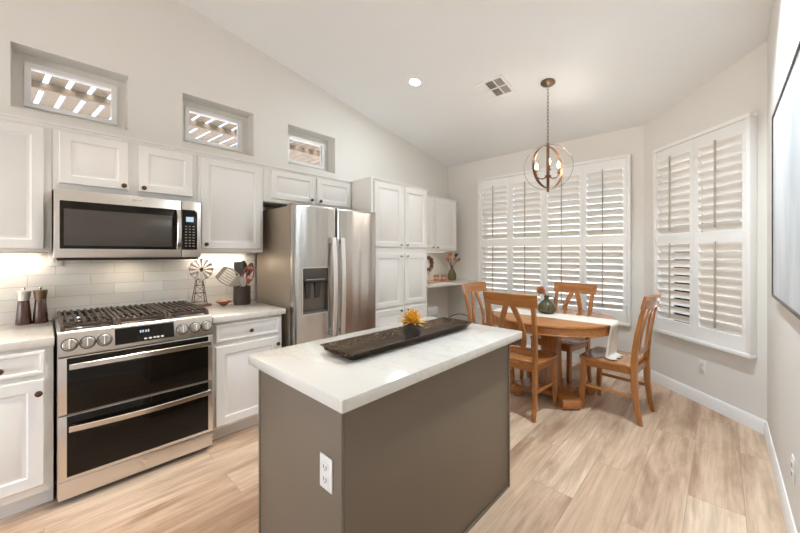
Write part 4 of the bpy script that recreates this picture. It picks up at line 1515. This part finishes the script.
def downlight(label, x, y, group='recessed ceiling lights', power=5, spread=135, color=(0.80, 0.92, 1.0)):
    z = ceil_z(y)
    sl = tilt if y > -0.6 else 0
    t = Thing('recessed_light', label, 'ceiling light', (x, y, z), group, local=True)
    t.root.rotation_euler = (-sl, 0, 0)
    t.part('trim_ring', MB().lathe([(0.056, -0.012), (0.062, -0.010), (0.082, -0.004), (0.083, 0.0), (0.054, 0.0), (0.056, -0.012)], (0, 0, 0), n=36, caps=False), TRIM)
    t.part('lens', MB().lathe([(0.0005, -0.0085), (0.052, -0.0085), (0.055, -0.006), (0.055, 0.0)], (0, 0, 0), n=32), LENS)
    light('lamp', 'AREA', (0, 0, -0.0125), power, color, 0.104, parent=t.root, spread=radians(spread))


downlight('lit round recessed ceiling light left of the ceiling vent', -2.295, 2.64, power=10, spread=180)
for x, y, pw, lb in ((-0.30, 2.64, 36, 'added unseen fill downlight above the walkway beside the picture'),
                     (-2.1, 0.7, 8, 'added unseen fill downlight over the aisle beside the range'),
                     (-0.45, 0.9, 2, 'added unseen fill downlight over the right side of the island near the camera'),
                     (-2.05, -1.3, 1.2, 'added unseen fill downlight behind the camera near the left wall'),
                     (-0.45, -1.3, 1.2, 'added unseen fill downlight behind the camera near the right wall')):
    downlight(lb, x, y, power=pw, spread=62 if 'aisle' in lb else 135, color=(1.0, 0.86, 0.70) if 'aisle' in lb else (0.80, 0.92, 1.0))  # out-of-view downlights added as fill for floor, walls and cabinets

vx, vy = -1.68, 3.165
t = Thing('ceiling_vent', 'square white ceiling air vent between downlight and chandelier', 'vent', (vx, vy, ceil_z(vy)), local=True)
t.root.rotation_euler = (-tilt, 0, radians(0))
mb = MB()
s_ = 0.155
cells = []
xs = [-0.135, -0.045, 0.045, 0.135]
ys = [-0.135, 0.0, 0.135]
holes = []
for a, b in zip(xs[:-1], xs[1:]):
    for c, d in zip(ys[:-1], ys[1:]):
        holes.append((a + 0.005, b - 0.005, c + 0.006, d - 0.006))
wall_grid(mb, holes, -s_, s_, -s_, s_, lambda a, b, c, d: mb.box((a, c, -0.009), (b, d, 0.0)))
t.part('vent_frame', mb, TRIM)
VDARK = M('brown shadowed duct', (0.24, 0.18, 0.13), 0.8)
t.part('duct_backing', MB().box((-0.14, -0.14, -0.0012), (0.14, 0.14, -0.0002)), VDARK)
for k, h in enumerate(holes):
    mb = MB()
    col = k // 2
    if col == 1:
        n = 9
        for i in range(n):
            y = h[2] + (h[3] - h[2]) * (i + 0.5) / n
            mb.sweep([(h[0], y, -0.005), (h[1], y, -0.005)], (0, 0.75, 0.6), 0.010, 0.0014)
    else:
        n = 7
        sg = 1 if col == 0 else -1
        for i in range(n):
            x = h[0] + (h[1] - h[0]) * (i + 0.5) / n
            mb.sweep([(x, h[2], -0.005), (x, h[3], -0.005)], (0.75 * sg, 0, 0.6), 0.010, 0.0014)
    t.part('vent_slats', mb, TRIM)

# ------------------------------------------------------------------ under-cabinet lights


def led(label, y0, y1, x, z, power):
    t = Thing('under_cabinet_light', label, 'light', (x, (y0 + y1) / 2, z), 'under-cabinet lights')
    t.part('housing', MB().box((x - 0.025, y0, z - 0.010), (x + 0.025, y1, z), 0.003), PLATE)
    t.part('lens', MB().box((x - 0.018, y0 + 0.01, z - 0.0125), (x + 0.018, y1 - 0.01, z - 0.0095)), LEDSTRIP)
    light('led_light', 'AREA', (0, 0, -0.016), power * 0.75, (1.0, 0.90, 0.76), 0.03, (y1 - y0) * 0.9, parent=t.root)


led('lit strip under the leftmost wall cabinet', -0.42, 0.0, -3.22, 1.369, 1.6)
led('lit strip under the one-door wall cabinet above the windmill', 0.85, 1.30, -3.22, 1.370, 2.0)
led('lit strip under the wall cabinet over the desk', 3.4, 4.25, -3.10, 1.399, 1.2)
mwl = Thing('range_light', 'small lit lamp under the microwave above the range', 'light', (-3.12, 0.43, 1.317))
mwl.part('lens', MB().box((-3.16, 0.36, 1.3160), (-3.08, 0.50, 1.3178)), LEDSTRIP)
light('range_lamp', 'AREA', (0, 0, -0.012), 0.45, (1.0, 0.84, 0.64), 0.06, 0.12, parent=mwl.root)

# ------------------------------------------------------------------ picture on the right wall
t = Thing('framed_picture', 'large pale abstract picture in a thin dark frame on the right wall', 'picture', (R, 2.4, 1.09))
FRAME = wood('dark walnut frame', (0.05, 0.028, 0.018), (0.09, 0.05, 0.032), 2, 0.4, 0.1)
py0, py1, pz0, pz1 = 1.80, 3.075, 1.098, 2.195
mb = MB()
wall_grid(mb, [(py0 + 0.014, py1 - 0.014, pz0 + 0.014, pz1 - 0.014)], py0, py1, pz0, pz1, lambda a, b, c, d: mb.box((R - 0.024, a, c), (R - 0.002, b, d)))
t.part('frame', mb, FRAME)
ART = M('pale abstract painting', (0.62, 0.64, 0.66), 0.6, var=0.0)
nt = ART.node_tree
rp = nt.nodes.new('ShaderNodeValToRGB')
rp.color_ramp.elements[0].position = 0.35; rp.color_ramp.elements[0].color = (0.47, 0.50, 0.53, 1)
rp.color_ramp.elements[1].position = 0.62; rp.color_ramp.elements[1].color = (0.66, 0.67, 0.68, 1)
nz = [n for n in nt.nodes if n.type == 'TEX_NOISE'][0]
nz.inputs['Scale'].default_value = 2.2
mpn = [n for n in nt.nodes if n.type == 'MAPPING'][0]
mpn.inputs['Scale'].default_value = (1, 1.6, 0.5)
nt.links.new(nz.outputs['Fac'], rp.inputs['Fac'])
nt.links.new(rp.outputs['Color'], nt.nodes['Principled BSDF'].inputs['Base Color'])
t.part('canvas', MB().box((R - 0.018, py0 + 0.014, pz0 + 0.014), (R - 0.004, py1 - 0.014, pz1 - 0.014)), ART)
